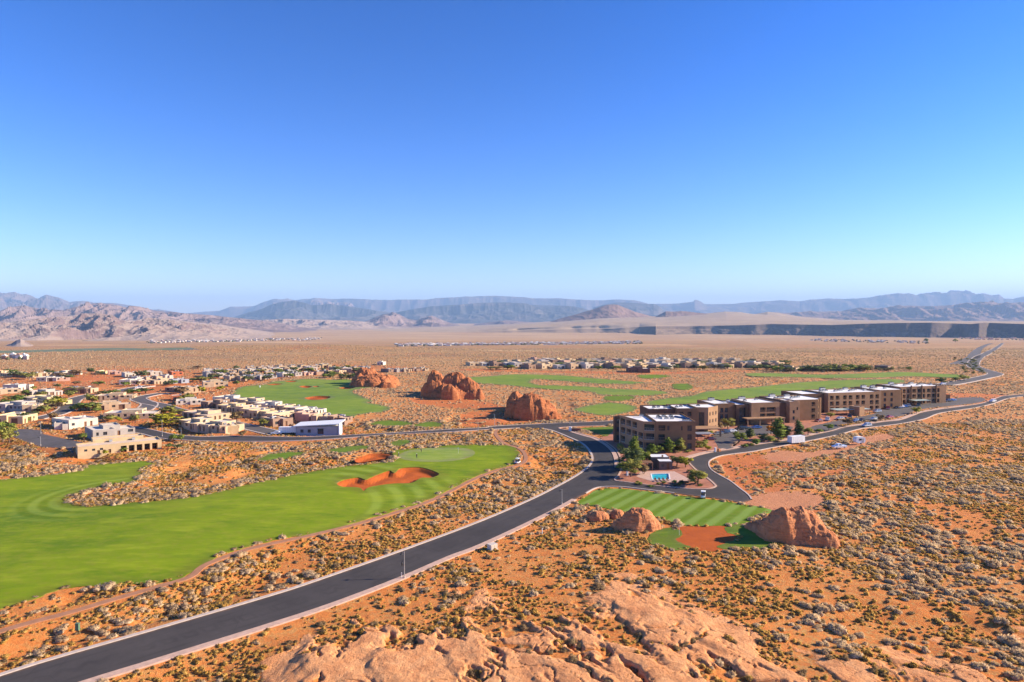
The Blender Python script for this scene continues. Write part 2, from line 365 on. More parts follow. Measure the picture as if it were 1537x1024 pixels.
# bare red ground, no shrubs or few
BARE = [smooth(P2(p), 3) for p in (
    [(1075, 690), (1130, 681), (1210, 692), (1170, 705), (1130, 705), (1150, 725), (1130, 742), (1112, 732), (1092, 715)],
    [(1140, 745), (1155, 728), (1195, 718), (1235, 708), (1270, 703), (1275, 707), (1240, 714), (1200, 724), (1170, 736)],
    [(1420, 590), (1500, 591.5), (1512, 594), (1490, 600), (1470, 606), (1440, 600)],
    [(690, 630), (700, 616), (760, 616), (800, 628), (760, 636), (705, 639)],
    [(620, 596), (700, 598), (760, 612), (700, 612), (630, 606)],
    [(700, 556.5), (820, 559), (940, 562), (1120, 558), (1110, 555.5), (940, 558), (820, 556), (700, 553.5)],
    [(70, 569), (160, 562), (220, 566), (160, 576), (110, 577)],
    [(180, 586), (290, 573), (300, 578), (220, 592)],
    [(450, 655), (500, 660), (560, 657), (520, 650)],
    [(1110, 755), (1200, 766), (1250, 760), (1230, 770), (1160, 768)])]
PATH = stripp([(-60, 972), (0, 948), (60, 931), (110, 918), (170, 900), (240, 880), (285, 866), (305, 850), (340, 835.5), (380, 822.5), (460, 805), (540, 785.5), (602, 767), (645, 752.5), (680, 735.5), (712, 719), (745, 706), (778, 698), (789, 690), (786, 679), (776, 672), (762, 668), (752, 662), (744, 652), (745, 646)], 1.5)
GARDEN = smooth(P2([(-80, 690), (0, 668), (40, 668), (100, 690), (150, 690), (260, 680), (262, 662), (330, 664), (420, 664), (540, 656), (524, 640), (480, 634), (400, 624), (340, 608), (330, 598), (360, 586), (372, 577), (430, 567), (560, 560), (640, 556), (560, 548), (400, 548), (300, 556), (220, 552), (160, 549), (100, 560), (-80, 574)]), 3)
BLOCKS = []   # outlines of buildings, trees etc. where no shrub may grow
ROCKS = [(60.4, 0, 0, 0)]
KEEP = [SANDP, ROADP, LOT_A, LOT_B, DECK, ISLAND, VERGE, GRAVEL, GRAVEL2, PATH]+STREETS+list(GP.values())
# ------------------------------------------------------------------ ground height
_lim = P2([(-300, 1300), (60, 1200), (160, 1120), (300, 1050), (400, 1015), (480, 945), (560, 903), (640, 890), (700, 897), (780, 893), (850, 880), (960, 882), (1030, 915), (1080, 945), (1130, 962), (1200, 990), (1300, 1030), (1345, 1003), (1420, 985), (1537, 972), (1800, 960)])
RSEG = chain([(862, 750), (725, 818), (676.5, 836.5), (601.7, 869), (400, 941), (240, 991), (130, 1025), (-20, 1075), (-200, 1140)])
def outcrop(x, y):
    """0..1 rock cover and its height above the sand"""
    x = np.asarray(x, float); y = np.asarray(y, float)
    r = np.zeros(x.shape); h = np.zeros(x.shape)
    m = y < 150
    if not m.any(): return r, h
    X = x[m]; Y = y[m]
    t = np.clip((np.interp(X, _lim[:, 0], _lim[:, 1])-Y)/16, -1, 3)
    t = np.minimum(t, pdist(X, Y, RSEG, False, 60)/7-.9)
    # warped coordinates; joints run roughly away from the camera, leaning left
    wx = X+3.2*(fbm(X/9, Y/9, 3)-.5)+1.6*(fbm(X/2.2, Y/2.2, 4, 3)-.5); wy = Y+3*(fbm(X/10, Y/10, 5)-.5)
    a = R(17); u = wx*math.cos(a)+wy*math.sin(a); v = -wx*math.sin(a)+wy*math.cos(a)
    big = fbm(u/11, v/24, 21, 3)
    cov = t*.42+(big-.5)*3.4+(fbm(u/2.6, v/6.5, 22, 4, .6)-.5)*2.6+.10-1.2*(t < -.5)
    rk = ss(-.12, .55, cov)
    dome = 1-np.abs(2*vn(u/7.5, v/15, 31)-1)**1.6          # long whaleback domes
    dome2 = 1-np.abs(2*vn(u/3.1, v/5.3, 32)-1)**2
    saw = (u/9.5+fbm(u/20, v/14, 33)*1.7) % 1.0               # steeper faces away from the sun
    ledge = np.where(saw < .86, saw/.86, (1-saw)/.14)
    hh = .8*dome+.5*dome2+1.7*(1-ledge)*ss(.35, .6, big)+1.1*fbm(u/2.6, v/4.2, 34, 5, .58)+.28*ridge(u/.8, v/1.6, 35, 4, .6)+1.0*t.clip(0, 2)
    st = .42; q = hh/st; fq = q-np.floor(q); hh = st*(np.floor(q)+ss(.25, .95, fq))*.65+hh*.35   # worn beds
    c1 = np.abs(2*vn(u/6.0+.35*vn(u/2, v/2, 41), v/17, 42)-1); c2 = np.abs(2*vn(u/9, v/4.2, 43)-1)
    crack = np.maximum(1-ss(.0, .075, c1), (1-ss(0, .05, c2))*.8); c3 = np.abs(2*vn(u/2.6+.5*vn(u, v, 46), v/8, 47)-1); crack = np.maximum(crack, (1-ss(0, .05, c3))*.6)
    crack *= ss(.35, .55, fbm(X/8, Y/8, 44, 2))
    h[m] = ((hh*.25-.5*crack)*rk*ss(-.3, .9, t+.2))*.9+.1*t.clip(0, 2)
    r[m] = rk*(1-.95*ss(.25, .7, crack))
    return r, h
def Hg(x, y, full=False):
    x = np.asarray(x, float); y = np.asarray(y, float)
    z = Hs(x, y)
    near = 1-ss(350, 900, y)
    n = fbm(x/7, y/7, 1, 3); n2 = fbm(x/1.7, y/1.7, 2, 2)
    d = -(.26*n+.10*n2)*near-.05
    d = d-1.6*ss(.62, .8, ridge(x/60, y/45, 9, 3))*near*ss(-.1, .4, fbm(x/80, y/80, 8, 2)-.35)*(1-ss(900, 1000, y))
    kd = np.full(x.shape, 60.)
    for P in [ROADP, PATH]+STREETS+list(GP.values()): kd = np.minimum(kd, np.where(y < 480, pdist(x, y, P, True, 8), 60))
    d = np.where(kd < 8, -.05+(d+.05)*ss(0, 8, kd), d)
    far = ss(900, 1600, y)
    d = d+far*(fbm(x/260, y/160, 12, 4)-.5)*np.clip(y/900, 0, 9)
    r, h = outcrop(x, y)
    z = z+d+h
    bk = np.zeros(x.shape, bool)
    for P, _ in BKP.values(): bk |= pip(x, y, P) | (pdist(x, y, P, True, 4) < 1.6)
    z = np.where(bk, Hs(x, y)-2.6, z)
    kk = np.zeros(x.shape, bool)
    for P in KEEP: kk |= pip(x, y, P)
    z = np.where(kk & ~bk, np.minimum(z, Hs(x, y)-.12), z)
    pl = pip(x, y, POOL)
    z = np.where(pl | (pdist(x, y, POOL, True, 4) < 1.5), Hs(x, y)-2.6, z)
    return (z, r) if full else z
# ------------------------------------------------------------------ ground sheet
def ground_material():
    m = M('desert_ground', .95, .15)
    rock = m.attr('rock'); bare = m.attr('bare'); veg = m.attr('veg'); dist = m.attr('dist')
    n1 = m.noise(.035, 5); n2 = m.noise(.5, 6, rough=.65); n3 = m.noise(5, 4, rough=.7)
    soil = m.mix(m.rng(n1, .35, .65), (.67, .205, .042), (.66, .24, .062))
    soil = m.mix(m.rng(n2, .42, .76, 0, .85), soil, (.42, .12, .032))
    soil = m.mix(m.math('MULTIPLY', m.rng(n3, .52, .72), .5), soil, (.60, .26, .07))
    # dry grass and litter between the shrubs
    straw = m.mix(m.rng(m.noise(1.1, 5, rough=.7), .4, .62), (.48, .25, .075), (.58, .35, .12))
    sf = m.math('MULTIPLY', m.rng(m.noise(.9, 6, rough=.75, dist=.6), .47, .6), m.rng(m.noise(.022, 3), .35, .6, .25, .95))
    sf = m.math('MULTIPLY', sf, m.rng(bare, 0, 1, 1, .1))
    soil = m.mix(sf, soil, straw)
    # shrub cover seen as grain where it is too far to stand alone
    vd = m.vor(.42, m.mp(1, 1, .3)); cell = m.vor(.42, m.mp(1, 1, .3), 'Color')
    cs = m.nt.nodes.new('ShaderNodeSeparateColor'); m.L(cell, cs.inputs[0])
    vcol = m.mix(cs.outputs[0], (.26, .18, .085), (.44, .32, .165))
    vf = m.math('MULTIPLY', m.rng(vd, .42, .62, 1, 0), m.rng(m.noise(.02, 4), .3, .6, .45, 1))
    vf = m.math('MULTIPLY', vf, veg)
    c = m.mix(vf, soil, vcol)
    # open plain: tan grass steppe with long red and ochre bands
    b1 = m.noise(.0030, 6, m.mp(.5, 1, 1), .66); b2 = m.noise(.0065, 7, m.mp(.6, 1, 1), .72); b3 = m.noise(.06, 5, m.mp(1, .6, 1), .75)
    plain = m.mix(m.rng(b1, .38, .62), (.54, .25, .085), (.43, .245, .10))
    plain = m.mix(m.rng(b2, .52, .62, 0, .8), plain, (.50, .17, .06))
    plain = m.mix(m.rng(b2, .46, .36, 0, .85), plain, (.52, .33, .14))
    plain = m.mix(m.rng(b3, .42, .6, 0, .75), plain, (.32, .20, .095))
    plain = m.mix(m.rng(m.noise(.004, 6, m.mp(.7, 1, 1, .1), .7), .50, .60, 0, .65), plain, (.27, .165, .085))
    plain = m.mix(m.rng(m.noise(.0022, 5, m.mp(.5, 1, 1, -.1), .6), .55, .62, 0, .8), plain, (.66, .42, .20))
    plain = m.mix(m.rng(m.noise(.13, 3, m.mp(1, .2, 1), .8), .5, .62, 0, .5), plain, (.20, .13, .065))
    c = m.mix(m.rng(dist, 560, 1000, 0, .95), c, plain)
    valley = m.mix(m.rng(m.noise(.0016, 5, m.mp(1, 2, 1)), .35, .65), (.42, .25, .13), (.52, .34, .18))
    c = m.mix(m.rng(dist, 2500, 4500), c, valley)
    redc = m.mix(m.rng(m.noise(.25, 4), .35, .7), (.56, .16, .045), (.46, .15, .055))
    c = m.mix(m.math('MULTIPLY', bare, .85), c, redc)
    gc_ = m.mix(m.rng(m.noise(1.4, 6, rough=.7), .35, .65), (.48, .185, .085), (.58, .27, .14))
    c = m.mix(m.rng(m.attr('gravel'), 0, 1, 0, .85), c, gc_)
    # slickrock
    r1 = m.noise(.35, 7, rough=.62); r2 = m.noise(3.5, 6, rough=.7)
    rc = m.mix(m.rng(r1, .34, .66), (.76, .32, .12), (.83, .415, .18))
    rc = m.mix(m.rng(r2, .45, .72, 0, .6), rc, (.64, .27, .11))
    rc = m.mix(m.rng(m.noise(1.1, 8, rough=.72), .56, .68, 0, .8), rc, (.50, .19, .065))
    rc = m.mix(m.rng(m.noise(.22, 6, m.mp(1, .5, 1, .3), .7), .5, .66, 0, .5), rc, (.60, .235, .09))
    bed = m.noise(1.6, 3, m.mp(.15, .15, 3.2), .6); rc = m.mix(m.rng(bed, .54, .60, 0, .55), rc, (.52, .21, .085))
    lich = m.rng(m.vor(9, out='Distance'), .05, .16, .35, 0)
    rc = m.mix(lich, rc, (.30, .14, .08))
    c = m.mix(m.rng(m.math('ADD', rock, m.math('MULTIPLY', m.math('SUBTRACT', m.noise(.8, 6, rough=.75), .5), 1.3)), .2, .6), c, rc)
    m.col(c)
    m.bump(m.noise(2.2, 7, rough=.75), .34, .9)
    m.bump(m.math('ADD', m.math('MULTIPLY', m.noise(.9, 7, m.mp(1, .55, 2.5), .7), rock), m.math('MULTIPLY', vf, .55)), .55, .8)
    return m.m
def build_ground():
    ys = [42.0]
    while ys[-1] < 88000:
        y = ys[-1]; ys.append(y*(1.0021 if y < 170 else 1.0032 if y < 420 else 1.006 if y < 900 else 1.012))
    ys = np.array(ys); ts = np.linspace(-1.12, 1.12, 1050)
    Y, T = np.meshgrid(ys, ts, indexing='ij'); X = Y*T
    Z, r = Hg(X, Y, True)
    n, k = X.shape
    i = np.arange((n-1)*k).reshape(n-1, k)[:, :-1].ravel()
    Fq = np.stack([i, i+1, i+k+1, i+k], 1)
    V = np.stack([X.ravel(), Y.ravel(), Z.ravel()], 1)
    me = np_mesh('ground', V, Fq, ground_material(), True)
    bare = np.zeros(X.shape)
    for P in BARE: bare = np.maximum(bare, np.where(pip(X, Y, P), 1, 0)*.9)
    gd = pip(X, Y, GARDEN); bare = np.where(gd, np.maximum(bare, .45), bare)
    gv = np.zeros(X.shape)
    for P in (GRAVEL, GRAVEL2): gv = np.maximum(gv, np.where(pip(X, Y, P), 1, np.exp(-pdist(X, Y, P, True, 12)/3.)))
    gv = ss(.35, .75, gv*(.6+.8*fbm(X/4, Y/4, 78, 4)))
    nb = fbm(X/9, Y/9, 77, 3); bare = np.clip(bare*(.55+nb), 0, 1)
    veg = np.where(bare > .4, .15, 1)*ss(220, 460, Y)
    for nm, a in (('rock', r), ('bare', bare), ('veg', veg), ('dist', Y), ('gravel', gv)):
        at_ = me.attributes.new(nm, 'FLOAT', 'POINT'); at_.data.foreach_set('value', a.ravel().astype(np.float32))
    o = link('ground', me); o['kind'] = 'structure'
build_ground()
# ------------------------------------------------------------------ paved and grassed sheets
def asphalt(name, a, b):
    m = M(name, .88, .25)
    c = m.mix(m.rng(m.noise(.12, 5, rough=.65), .35, .65), a, b)
    c = m.mix(m.rng(m.noise(14, 3, rough=.8), .5, .75, 0, .35), c, (.10, .095, .095))
    cr = m.vor(.055, m.mp(1, 1, 1), 'Distance', 'DISTANCE_TO_EDGE')
    c = m.mix(m.rng(cr, .0015, .004, .22, 0), c, (.022, .02, .021))
    e = m.attr('edge'); w_ = m.math('SINE', m.math('MULTIPLY', e, 3.1)); c = m.mix(m.math('MULTIPLY', m.rng(w_, .2, 1), m.rng(m.noise(.2, 4), .35, .65, .05, .4)), c, tuple(v*.66 for v in a))
    ee = m.math('ADD', e, m.math('MULTIPLY', m.math('SUBTRACT', m.noise(.7, 5), .5), 1.6)); c = m.mix(m.rng(ee, .1, 1.1, .6, 0), c, (.22, .12, .075))
    c = m.mix(m.rng(m.noise(.06, 3, m.mp(1, 1, 1, .4)), .56, .60, 0, .35), c, tuple(v*.72 for v in a))
    m.col(c); m.bump(m.noise(20, 3), .02, .4); return m.m
ASPH = asphalt('asphalt', (.050, .042, .038), (.068, .057, .051))
ASPH2 = asphalt('worn_asphalt', (.095, .082, .076), (.125, .108, .10))
CONC = flat('concrete', (.50, .40, .33), .9, .14, 1.2)
CONCP = flat('pink_concrete', (.52, .34, .25), .9, .15, 1.2)
def grass(name, a, b, d, stripes=None, arcs=None, dark=0.):
    m = M(name, .95, .1)
    n = m.noise(.035, 5, m.mp(1, 1.8, 1), .6); n2 = m.noise(.5, 5, m.mp(1, 1.3, 1), .65); n3 = m.noise(9, 3)
    c = m.mix(m.rng(n, .34, .66), a, b)
    c = m.mix(m.rng(m.noise(.018, 4, m.mp(1, 1.6, 1, .5), .6), .50, .68, 0, .75), c, tuple(v*q for v, q in zip(a, (.42, .66, 1.5))))
    c = m.mix(m.rng(m.noise(.16, 5, m.mp(1, 2.4, 1, .35), .65), .5, .68, 0, .45), c, tuple(v*q for v, q in zip(b, (1.22, 1.12, 2.2))))
    c = m.mix(m.rng(n2, .46, .7, 0, .65), c, d)
    c = m.mix(m.rng(n3, .35, .7, 0, .3), c, tuple(v*.6 for v in a))
    c = m.mix(m.rng(m.noise(.012, 3), .52, .66, 0, .35), c, d)
    light = tuple(v*1.55+.03 for v in a)
    if stripes:
        ang, per = stripes
        s = m.sep(m.mp(1, 1, 1, 0)); k = m.math('ADD', m.math('MULTIPLY', s[0], math.sin(ang)), m.math('MULTIPLY', s[1], -math.cos(ang)))
        wob = m.math('MULTIPLY', m.noise(.12, 2), .8)
        w = m.math('SINE', m.math('MULTIPLY', m.math('ADD', k, wob), 2*math.pi/per))
        c = m.mix(m.rng(w, -.6, .6, 0, .62), c, tuple(v*q for v, q in zip(light, (1.15, 1.0, 1.7))))
    for cx, cy, r0, r1, per, ex in (arcs or ()):
        v = m.nt.nodes.new('ShaderNodeVectorMath'); v.operation = 'SUBTRACT'; m.L(m.pos, v.inputs[0]); v.inputs[1].default_value = (cx, cy, 0)
        s = m.sep(v.outputs[0])
        rr = m.math('SQRT', m.math('ADD', m.math('POWER', s[0], 2.), m.math('POWER', m.math('MULTIPLY', s[1], ex), 2.)))
        w = m.math('SINE', m.math('MULTIPLY', rr, 2*math.pi/per))
        msk = m.math('MULTIPLY', m.rng(rr, r0, r0+1.5), m.rng(rr, r1-6, r1, 1, 0))
        msk = m.math('MULTIPLY', msk, m.rng(s[0], 2, 8) if r0 > 20 else m.rng(s[0], 6, -2))
        c = m.mix(m.math('MULTIPLY', msk, m.rng(w, -.7, .7, 0, .40)), c, tuple(v*q for v, q in zip(light, (1.1, .95, 1.8))))
        c = m.mix(m.math('MULTIPLY', msk, m.rng(w, .7, -.7, 0, .40)), c, tuple(v*.62 for v in a))
    if not stripes:
        e = m.math('ADD', m.attr('edge'), m.math('MULTIPLY', m.math('SUBTRACT', m.noise(.25, 4), .5), 7))
        c = m.mix(m.rng(e, 1.0, 4.5, .75, 0), c, tuple(v*q for v, q in zip(a, (1.0, .72, 3.)))); c = m.mix(m.rng(e, -1.2, .4, .7, 0), c, (.26, .17, .06))
        c = m.mix(m.rng(m.noise(.09, 5, m.mp(1, 3., 1, .2), .7), .50, .64, 0, .45), c, tuple(v*q for v, q in zip(b, (1.35, 1.18, 3.))))
        c = m.mix(m.rng(m.noise(.05, 5, m.mp(1, 2.4, 1, -.2), .7), .52, .66, 0, .5), c, tuple(v*q for v, q in zip(a, (.5, .68, 1.5))))
    m.col(c); m.bump(n3, .05, .5); m.bump(n, 1.2, .35); return m.m
_c1 = at(468, 762); _c2 = at(175, 742)
GA, GB, GD = (.145, .225, .004), (.225, .30, .006), (.25, .245, .025)
GRF = grass('fairway_grass', GA, GB, GD, arcs=[(_c1.x-10, _c1.y, 24, 54, 6.2, .8), (_c2.x, _c2.y, 8, 26, 4.5, .9)])
GRF2 = grass('far_fairway_grass', (.15, .24, .022), (.215, .29, .025), (.24, .25, .06))
GRR = grass('rough_grass', (.12, .205, .008), (.16, .24, .012), (.20, .22, .03))
GRS = grass('striped_grass', (.115, .20, .008), (.15, .235, .010), (.19, .22, .03), stripes=(R(54.5), 4.4))
GRG = grass('putting_grass', (.215, .30, .03), (.25, .32, .04), (.28, .31, .06))
GRV = grass('valley_crop', (.12, .16, .06), (.17, .20, .09), (.22, .22, .12))
sheet('road', ROADP, ASPH, .06, 2.2)
for i, (P, mm) in enumerate(((LOT_A, ASPH2), (LOT_B, ASPH2))): sheet('parking_lot', P, mm, .075, 5)
for P in STREETS: sheet('street', P, ASPH2, .05, 6)
for k, P in GP.items():
    holes = [q for q, g in BKP.values() if g == k]
    far = P[:, 1].mean()
    mt = GRS if k == 'lawn' else GRV if k == 'lawn_f' else GRF if k == 'fairway_a' else GRF2 if k.startswith('fairway') else GRR
    holes2 = holes+([GREEN] if False else [])
    o = sheet('lawn' if k.startswith('lawn') else 'fairway' if k.startswith('fairway') else 'grass_patch', P, mt, .05, 2.5 if far < 260 else 6 if far < 900 else 60, holes2, .7)
sheet('putting_green', GREEN, GRG, .075, 3, (), .1)
def sand_mat():
    m = M('bunker_sand', .95, .1)
    c = m.mix(m.rng(m.noise(.3, 5), .35, .65), (.46, .105, .02), (.38, .085, .017)); m.col(c)
    m.bump(m.noise(1.2, 4), .15, .6); return m.m
SAND = sand_mat()
sheet('sand_patch', SANDP, SAND, .02, 1.5, (), .3)
for k, (P, g) in BKP.items():
    dep = {'a': 1.0, 'b': .9, 'i': .4}.get(k, .8)
    sheet('bunker', P, SAND, 0, .8 if k in 'abi' else 1.2, (), 0, zf=lambda x, y, P=P, dep=dep: Hs(x, y)-.12-dep*ss(0, 2.6, pdist(x, y, P))+.3*ss(2.5, 7, pdist(x, y, P)))
GRAV = flat('reddish_gravel', (.46, .19, .10), .95, .25, 1.0)
GRAV2 = flat('landscape_gravel', (.38, .15, .085), .95, .3, .5)
sheet('cart_path', PATH, flat('cart_path_clay', (.36, .17, .09), .95, .15, .6), .065, 1.6, (), .3)
from mathutils.geometry import tessellate_polygon
DECKM = flat('pool_deck_pavers', (.56, .36, .27), .9, .15, 2.)
sheet('landscape_bed', ISLAND, GRAV2, .09, 4, [POOL]); sheet('landscape_verge', VERGE, GRAV2, .05, 4)
sheet('pool_deck', DECK, DECKM, .12, 2, [POOL], .2)
# kerbs: a real step along every paved edge
def kerb(name, px, w, h, mat, off=0., world=None, z0=.06):
    C_ = smooth(P2(px), 4, False) if world is None else world
    T = np.gradient(C_, axis=0); T /= np.linalg.norm(T, axis=1)[:, None]; N_ = np.stack([-T[:, 1], T[:, 0]], 1)
    A = C_+N_*(off-w/2); B = C_+N_*(off+w/2); n = len(C_)
    z = Hs(C_[:, 0], C_[:, 1])
    V = []
    for k in range(n): V += [(*A[k], z[k]-.4), (*A[k], z[k]+z0+h), (*B[k], z[k]+z0+h), (*B[k], z[k]-.4)]
    Fs = []
    for k in range(n-1):
        for j in range(3): Fs.append((k*4+j, k*4+j+1, k*4+4+j+1, k*4+4+j))
    me = bpy.data.meshes.new(name); me.from_pydata([tuple(map(float, v)) for v in V], [], Fs); me.materials.append(mat); me.update()
    o = link(name, me); o['kind'] = 'structure'; return o
kerb('kerb', main_L, .8, .13, CONC); kerb('kerb', west_low, .6, .13, CONC); kerb('kerb', west_up, .6, .13, CONC)
kerb('kerb', east_low[:-1]+[(838.6, 643), (862, 648)]+main_Ru[1:]+isl_low+br_up, .6, .14, CONCP)
kerb('kerb', br_low[:-1], .45, .13, CONC); kerb('kerb', lawn_top[2:], .45, .13, CONC); kerb('sidewalk', main_R, 1.5, .10, CONCP, off=0)
kerb('sidewalk', main_Ru[:-2], 1.6, .11, CONCP, off=-1.6)
kerb('sidewalk', [(1033.5, 694), (1033, 690.5), (1044, 685), (1064, 680), (1080, 677), (1092, 675)], 1.6, .11, CONCP, off=1.4)
kerb('sidewalk', [(1103, 673), (1130, 668.5), (1184.8, 660.5), (1204, 656.4), (1238, 649)], 1.6, .11, CONCP, off=1.4)
kerb('sidewalk', [(1272, 640.5), (1295, 637.7), (1325, 633.5), (1350, 630.8), (1370, 624), (1384, 619), (1411, 614.5), (1451, 609.3)], 1.6, .11, CONCP, off=1.4)
for P in STREETS[:5]:
    h_ = len(P)//2
    kerb('kerb', None, .9, .12, CONC, world=P[:h_]); kerb('kerb', None, .9, .12, CONC, world=P[h_:])
# far roads and tracks on the plain
# ------------------------------------------------------------------ mountains
def rockmat(name, a, b, c, sc, cap=None, strat=0.):
    m = M(name, .95, .05)
    f = m.mix(m.rng(m.noise(sc, 7, rough=.62), .36, .64), a, b)
    f = m.mix(m.rng(m.noise(sc*3, 6, rough=.7), .5, .7, 0, .8), f, c)
    if strat:
        s = m.noise(strat, 4, m.mp(.12, .12, 1), .7); f = m.mix(m.rng(s, .48, .6, 0, .8), f, a)
        s = m.noise(strat*.6, 4, m.mp(.1, .1, 1), .7); f = m.mix(m.rng(s, .55, .62, 0, .7), f, c)
    if cap:
        n = m.nt.nodes.new('ShaderNodeSeparateXYZ'); m.L(m.geo.outputs['Normal'], n.inputs[0])
        f = m.mix(m.rng(n.outputs[2], .80, .95), f, cap)
    m.col(f); return m.m
def mountain(name, prof, yb, dist, depth_f, depth_b, mat, amp=.35, cell=400, seed=0, nx=420, ny=60, cliff=0., erode=1., skyline_noise=1., basez=None, power=1.):
    """profile of skyline pixels at the crest distance -> a real range: foot, eroded flanks, crest, back slope"""
    prof = np.array(prof, float)
    xs = np.linspace(prof[0, 0], prof[-1, 0], nx); yt = np.interp(xs, prof[:, 0], prof[:, 1])
    ybs = np.interp(xs, [p[0] for p in yb], [p[1] for p in yb]) if isinstance(yb, list) else np.full(nx, yb)
    tx = np.array([ray(a, 480)[0] for a in xs]); sl = np.array([ray(a, b)[2] for a, b in zip(xs, yt)])
    ztop = CH+sl*dist
    v = np.concatenate([np.linspace(0, 1, ny), 1+np.linspace(.04, 1, 14)])
    Xc = tx*dist
    V = []
    U, VV = np.meshgrid(np.arange(nx), v)
    D = np.where(VV <= 1, dist-depth_f*(1-VV), dist+(VV-1)*depth_b)
    X = tx[U]*D
    zb = np.interp(D, _D, _Z)-3
    g = np.where(VV <= 1, VV, np.clip(2-VV, 0, 1))
    rr = ridge((X+seed*977)/cell, D/cell*.8, seed, 5, .5)          # gullies and spurs
    spur = ridge((X+seed*313)/(cell*.55)+.6*D/cell, D/(cell*2.2), seed+5, 3)
    if cliff: base = np.where(g < cliff, g*.42/cliff, .42+.58*ss(cliff, cliff+.10, g)) ; base = np.where(g > cliff+.10, 1, base)
    else: base = g**power
    er = amp*np.sin(np.clip(g, 0, 1)*math.pi)**.7*(rr-.55)*1.6+amp*.5*(spur-.6)*np.sin(np.clip(g, 0, 1)*math.pi)
    q = np.clip(base+er*erode, 0, 1.02)
    top = np.broadcast_to(ztop[U[0]], X.shape)
    crest = (ridge((X+9)/(cell*.35), D*0+seed, seed+9, 4)-.6)*amp*.12*skyline_noise
    Z = zb+(top-zb)*np.clip(q+crest*g**3, 0, 1.1)
    Z = np.where(g <= 0, zb-30, Z)
    n, k = X.shape
    i = np.arange((n-1)*k).reshape(n-1, k)[:, :-1].ravel()
    me = np_mesh(name, np.stack([X.ravel(), D.ravel(), Z.ravel()], 1), np.stack([i, i+1, i+k+1, i+k], 1), mat)
    o = link(name, me); o['kind'] = 'structure'; return o
MT_FAR = rockmat('far_range_rock', (.14, .10, .09), (.24, .165, .14), (.10, .085, .08), .0009, strat=.01)
MT_PINK = rockmat('pink_cliff_rock', (.22, .15, .135), (.31, .22, .19), (.15, .105, .10), .002, strat=.02)
MT_LEFT = rockmat('badland_rock', (.155, .10, .09), (.225, .15, .13), (.10, .068, .065), .004, (.40, .29, .22), strat=.035)
MT_DARK = rockmat('dark_mesa_rock', (.11, .08, .07), (.16, .115, .09), (.22, .16, .12), .012, (.30, .21, .14))
MT_TAN = rockmat('tan_slope', (.40, .28, .18), (.47, .34, .22), (.33, .23, .15), .003)
MT_CONE = rockmat('cinder_cone_rock', (.24, .15, .12), (.30, .19, .15), (.18, .12, .10), .005)
MT_GREEN = rockmat('juniper_mountain', (.065, .06, .055), (.10, .085, .075), (.20, .15, .125), .002, strat=.006)
# farthest skyline
mountain('mountain_range', [(250, 474), (330, 468), (345, 463), (380, 462), (406, 454), (432, 451), (440, 453), (466, 451), (505, 452.5), (533, 453), (562, 454), (601, 454), (640, 454), (656, 452), (680, 451), (718, 449), (744, 448), (780, 450), (799, 452.5), (838, 452.5), (864, 454), (890, 455), (926, 454), (952, 455), (972, 459), (1020, 458.5), (1040, 457), (1043, 454), (1059, 456.5), (1098, 458.5), (1124, 456.5), (1171, 454), (1200, 455.5), (1215, 453), (1244, 452), (1267, 452.5), (1303, 451), (1329, 446.5), (1363, 445), (1374, 447), (1392, 444), (1418, 443.5), (1426, 439.5), (1452, 441), (1465, 447), (1475, 443.5), (1488, 447), (1499, 446), (1506, 452), (1520, 452.5), (1537, 450), (1600, 452), (1700, 455)],
         484, 34000, 9000, 6000, MT_FAR, .45, 2400, 3, 700, 60, cliff=.45, skyline_noise=.6)
mountain('mountain_range', [(-150, 446), (-60, 440), (0, 440), (10, 444), (25, 442), (38, 445), (47, 446), (58, 450), (70, 446), (90, 450), (105, 455), (125, 453), (150, 456), (175, 457), (200, 460), (240, 467), (270, 471), (300, 476), (320, 482)],
         486, 24000, 8000, 5000, MT_FAR, .7, 1800, 5, 500, 70)
mountain('mountain_range', [(340, 480), (380, 467), (400, 462), (415, 458), (432, 455.5), (441, 454.5), (455, 457), (470, 461), (495, 459), (520, 462), (545, 465), (565, 468), (590, 471), (620, 466), (650, 462), (690, 460), (720, 457.5), (760, 457), (800, 459), (840, 460), (862, 461), (880, 466), (900, 474), (920, 482)],
         488, 22000, 5000, 4000, MT_GREEN, .55, 1500, 8, 560, 70, cliff=.5, skyline_noise=.5)
mountain('mountain', [(890, 462), (905, 457.5), (926, 454), (955, 455), (975, 457), (981, 456), (988, 459), (1000, 470)], 484, 21000, 2500, 3000, MT_GREEN, .3, 1500, 18, 140, 40, skyline_noise=.3)
# light cliffs standing on the middle range
for pr, y0, dd, sd in (([(455, 462), (463, 453), (470, 450.5), (480, 452), (487, 456), (492, 453), (505, 455), (515, 453.5), (528, 455), (534, 463)], 470, 25500, 31),
                       ([(403, 462), (410, 455), (425, 452), (434, 454), (440, 462)], 468, 26000, 34)):
    mountain('cliff', pr, y0, dd, 1500, 1500, MT_PINK, .5, 500, sd, 120, 40)
mountain('foothills', [(380, 492), (420, 484), (470, 488), (520, 482), (545, 484), (560, 478), (575, 472), (590, 470), (600, 473), (612, 479), (625, 481), (640, 476), (648, 474), (662, 480), (680, 486), (700, 490), (720, 486), (760, 481), (800, 484), (840, 488), (860, 494)],
         498, 13000, 3500, 2500, MT_PINK, .8, 560, 12, 460, 80)
mountain('foothills', [(300, 496), (340, 487), (380, 481), (430, 479), (470, 480), (520, 481), (560, 484), (620, 489), (660, 496)], 503, 11500, 3600, 2500, MT_LEFT, .8, 480, 14, 420, 80)
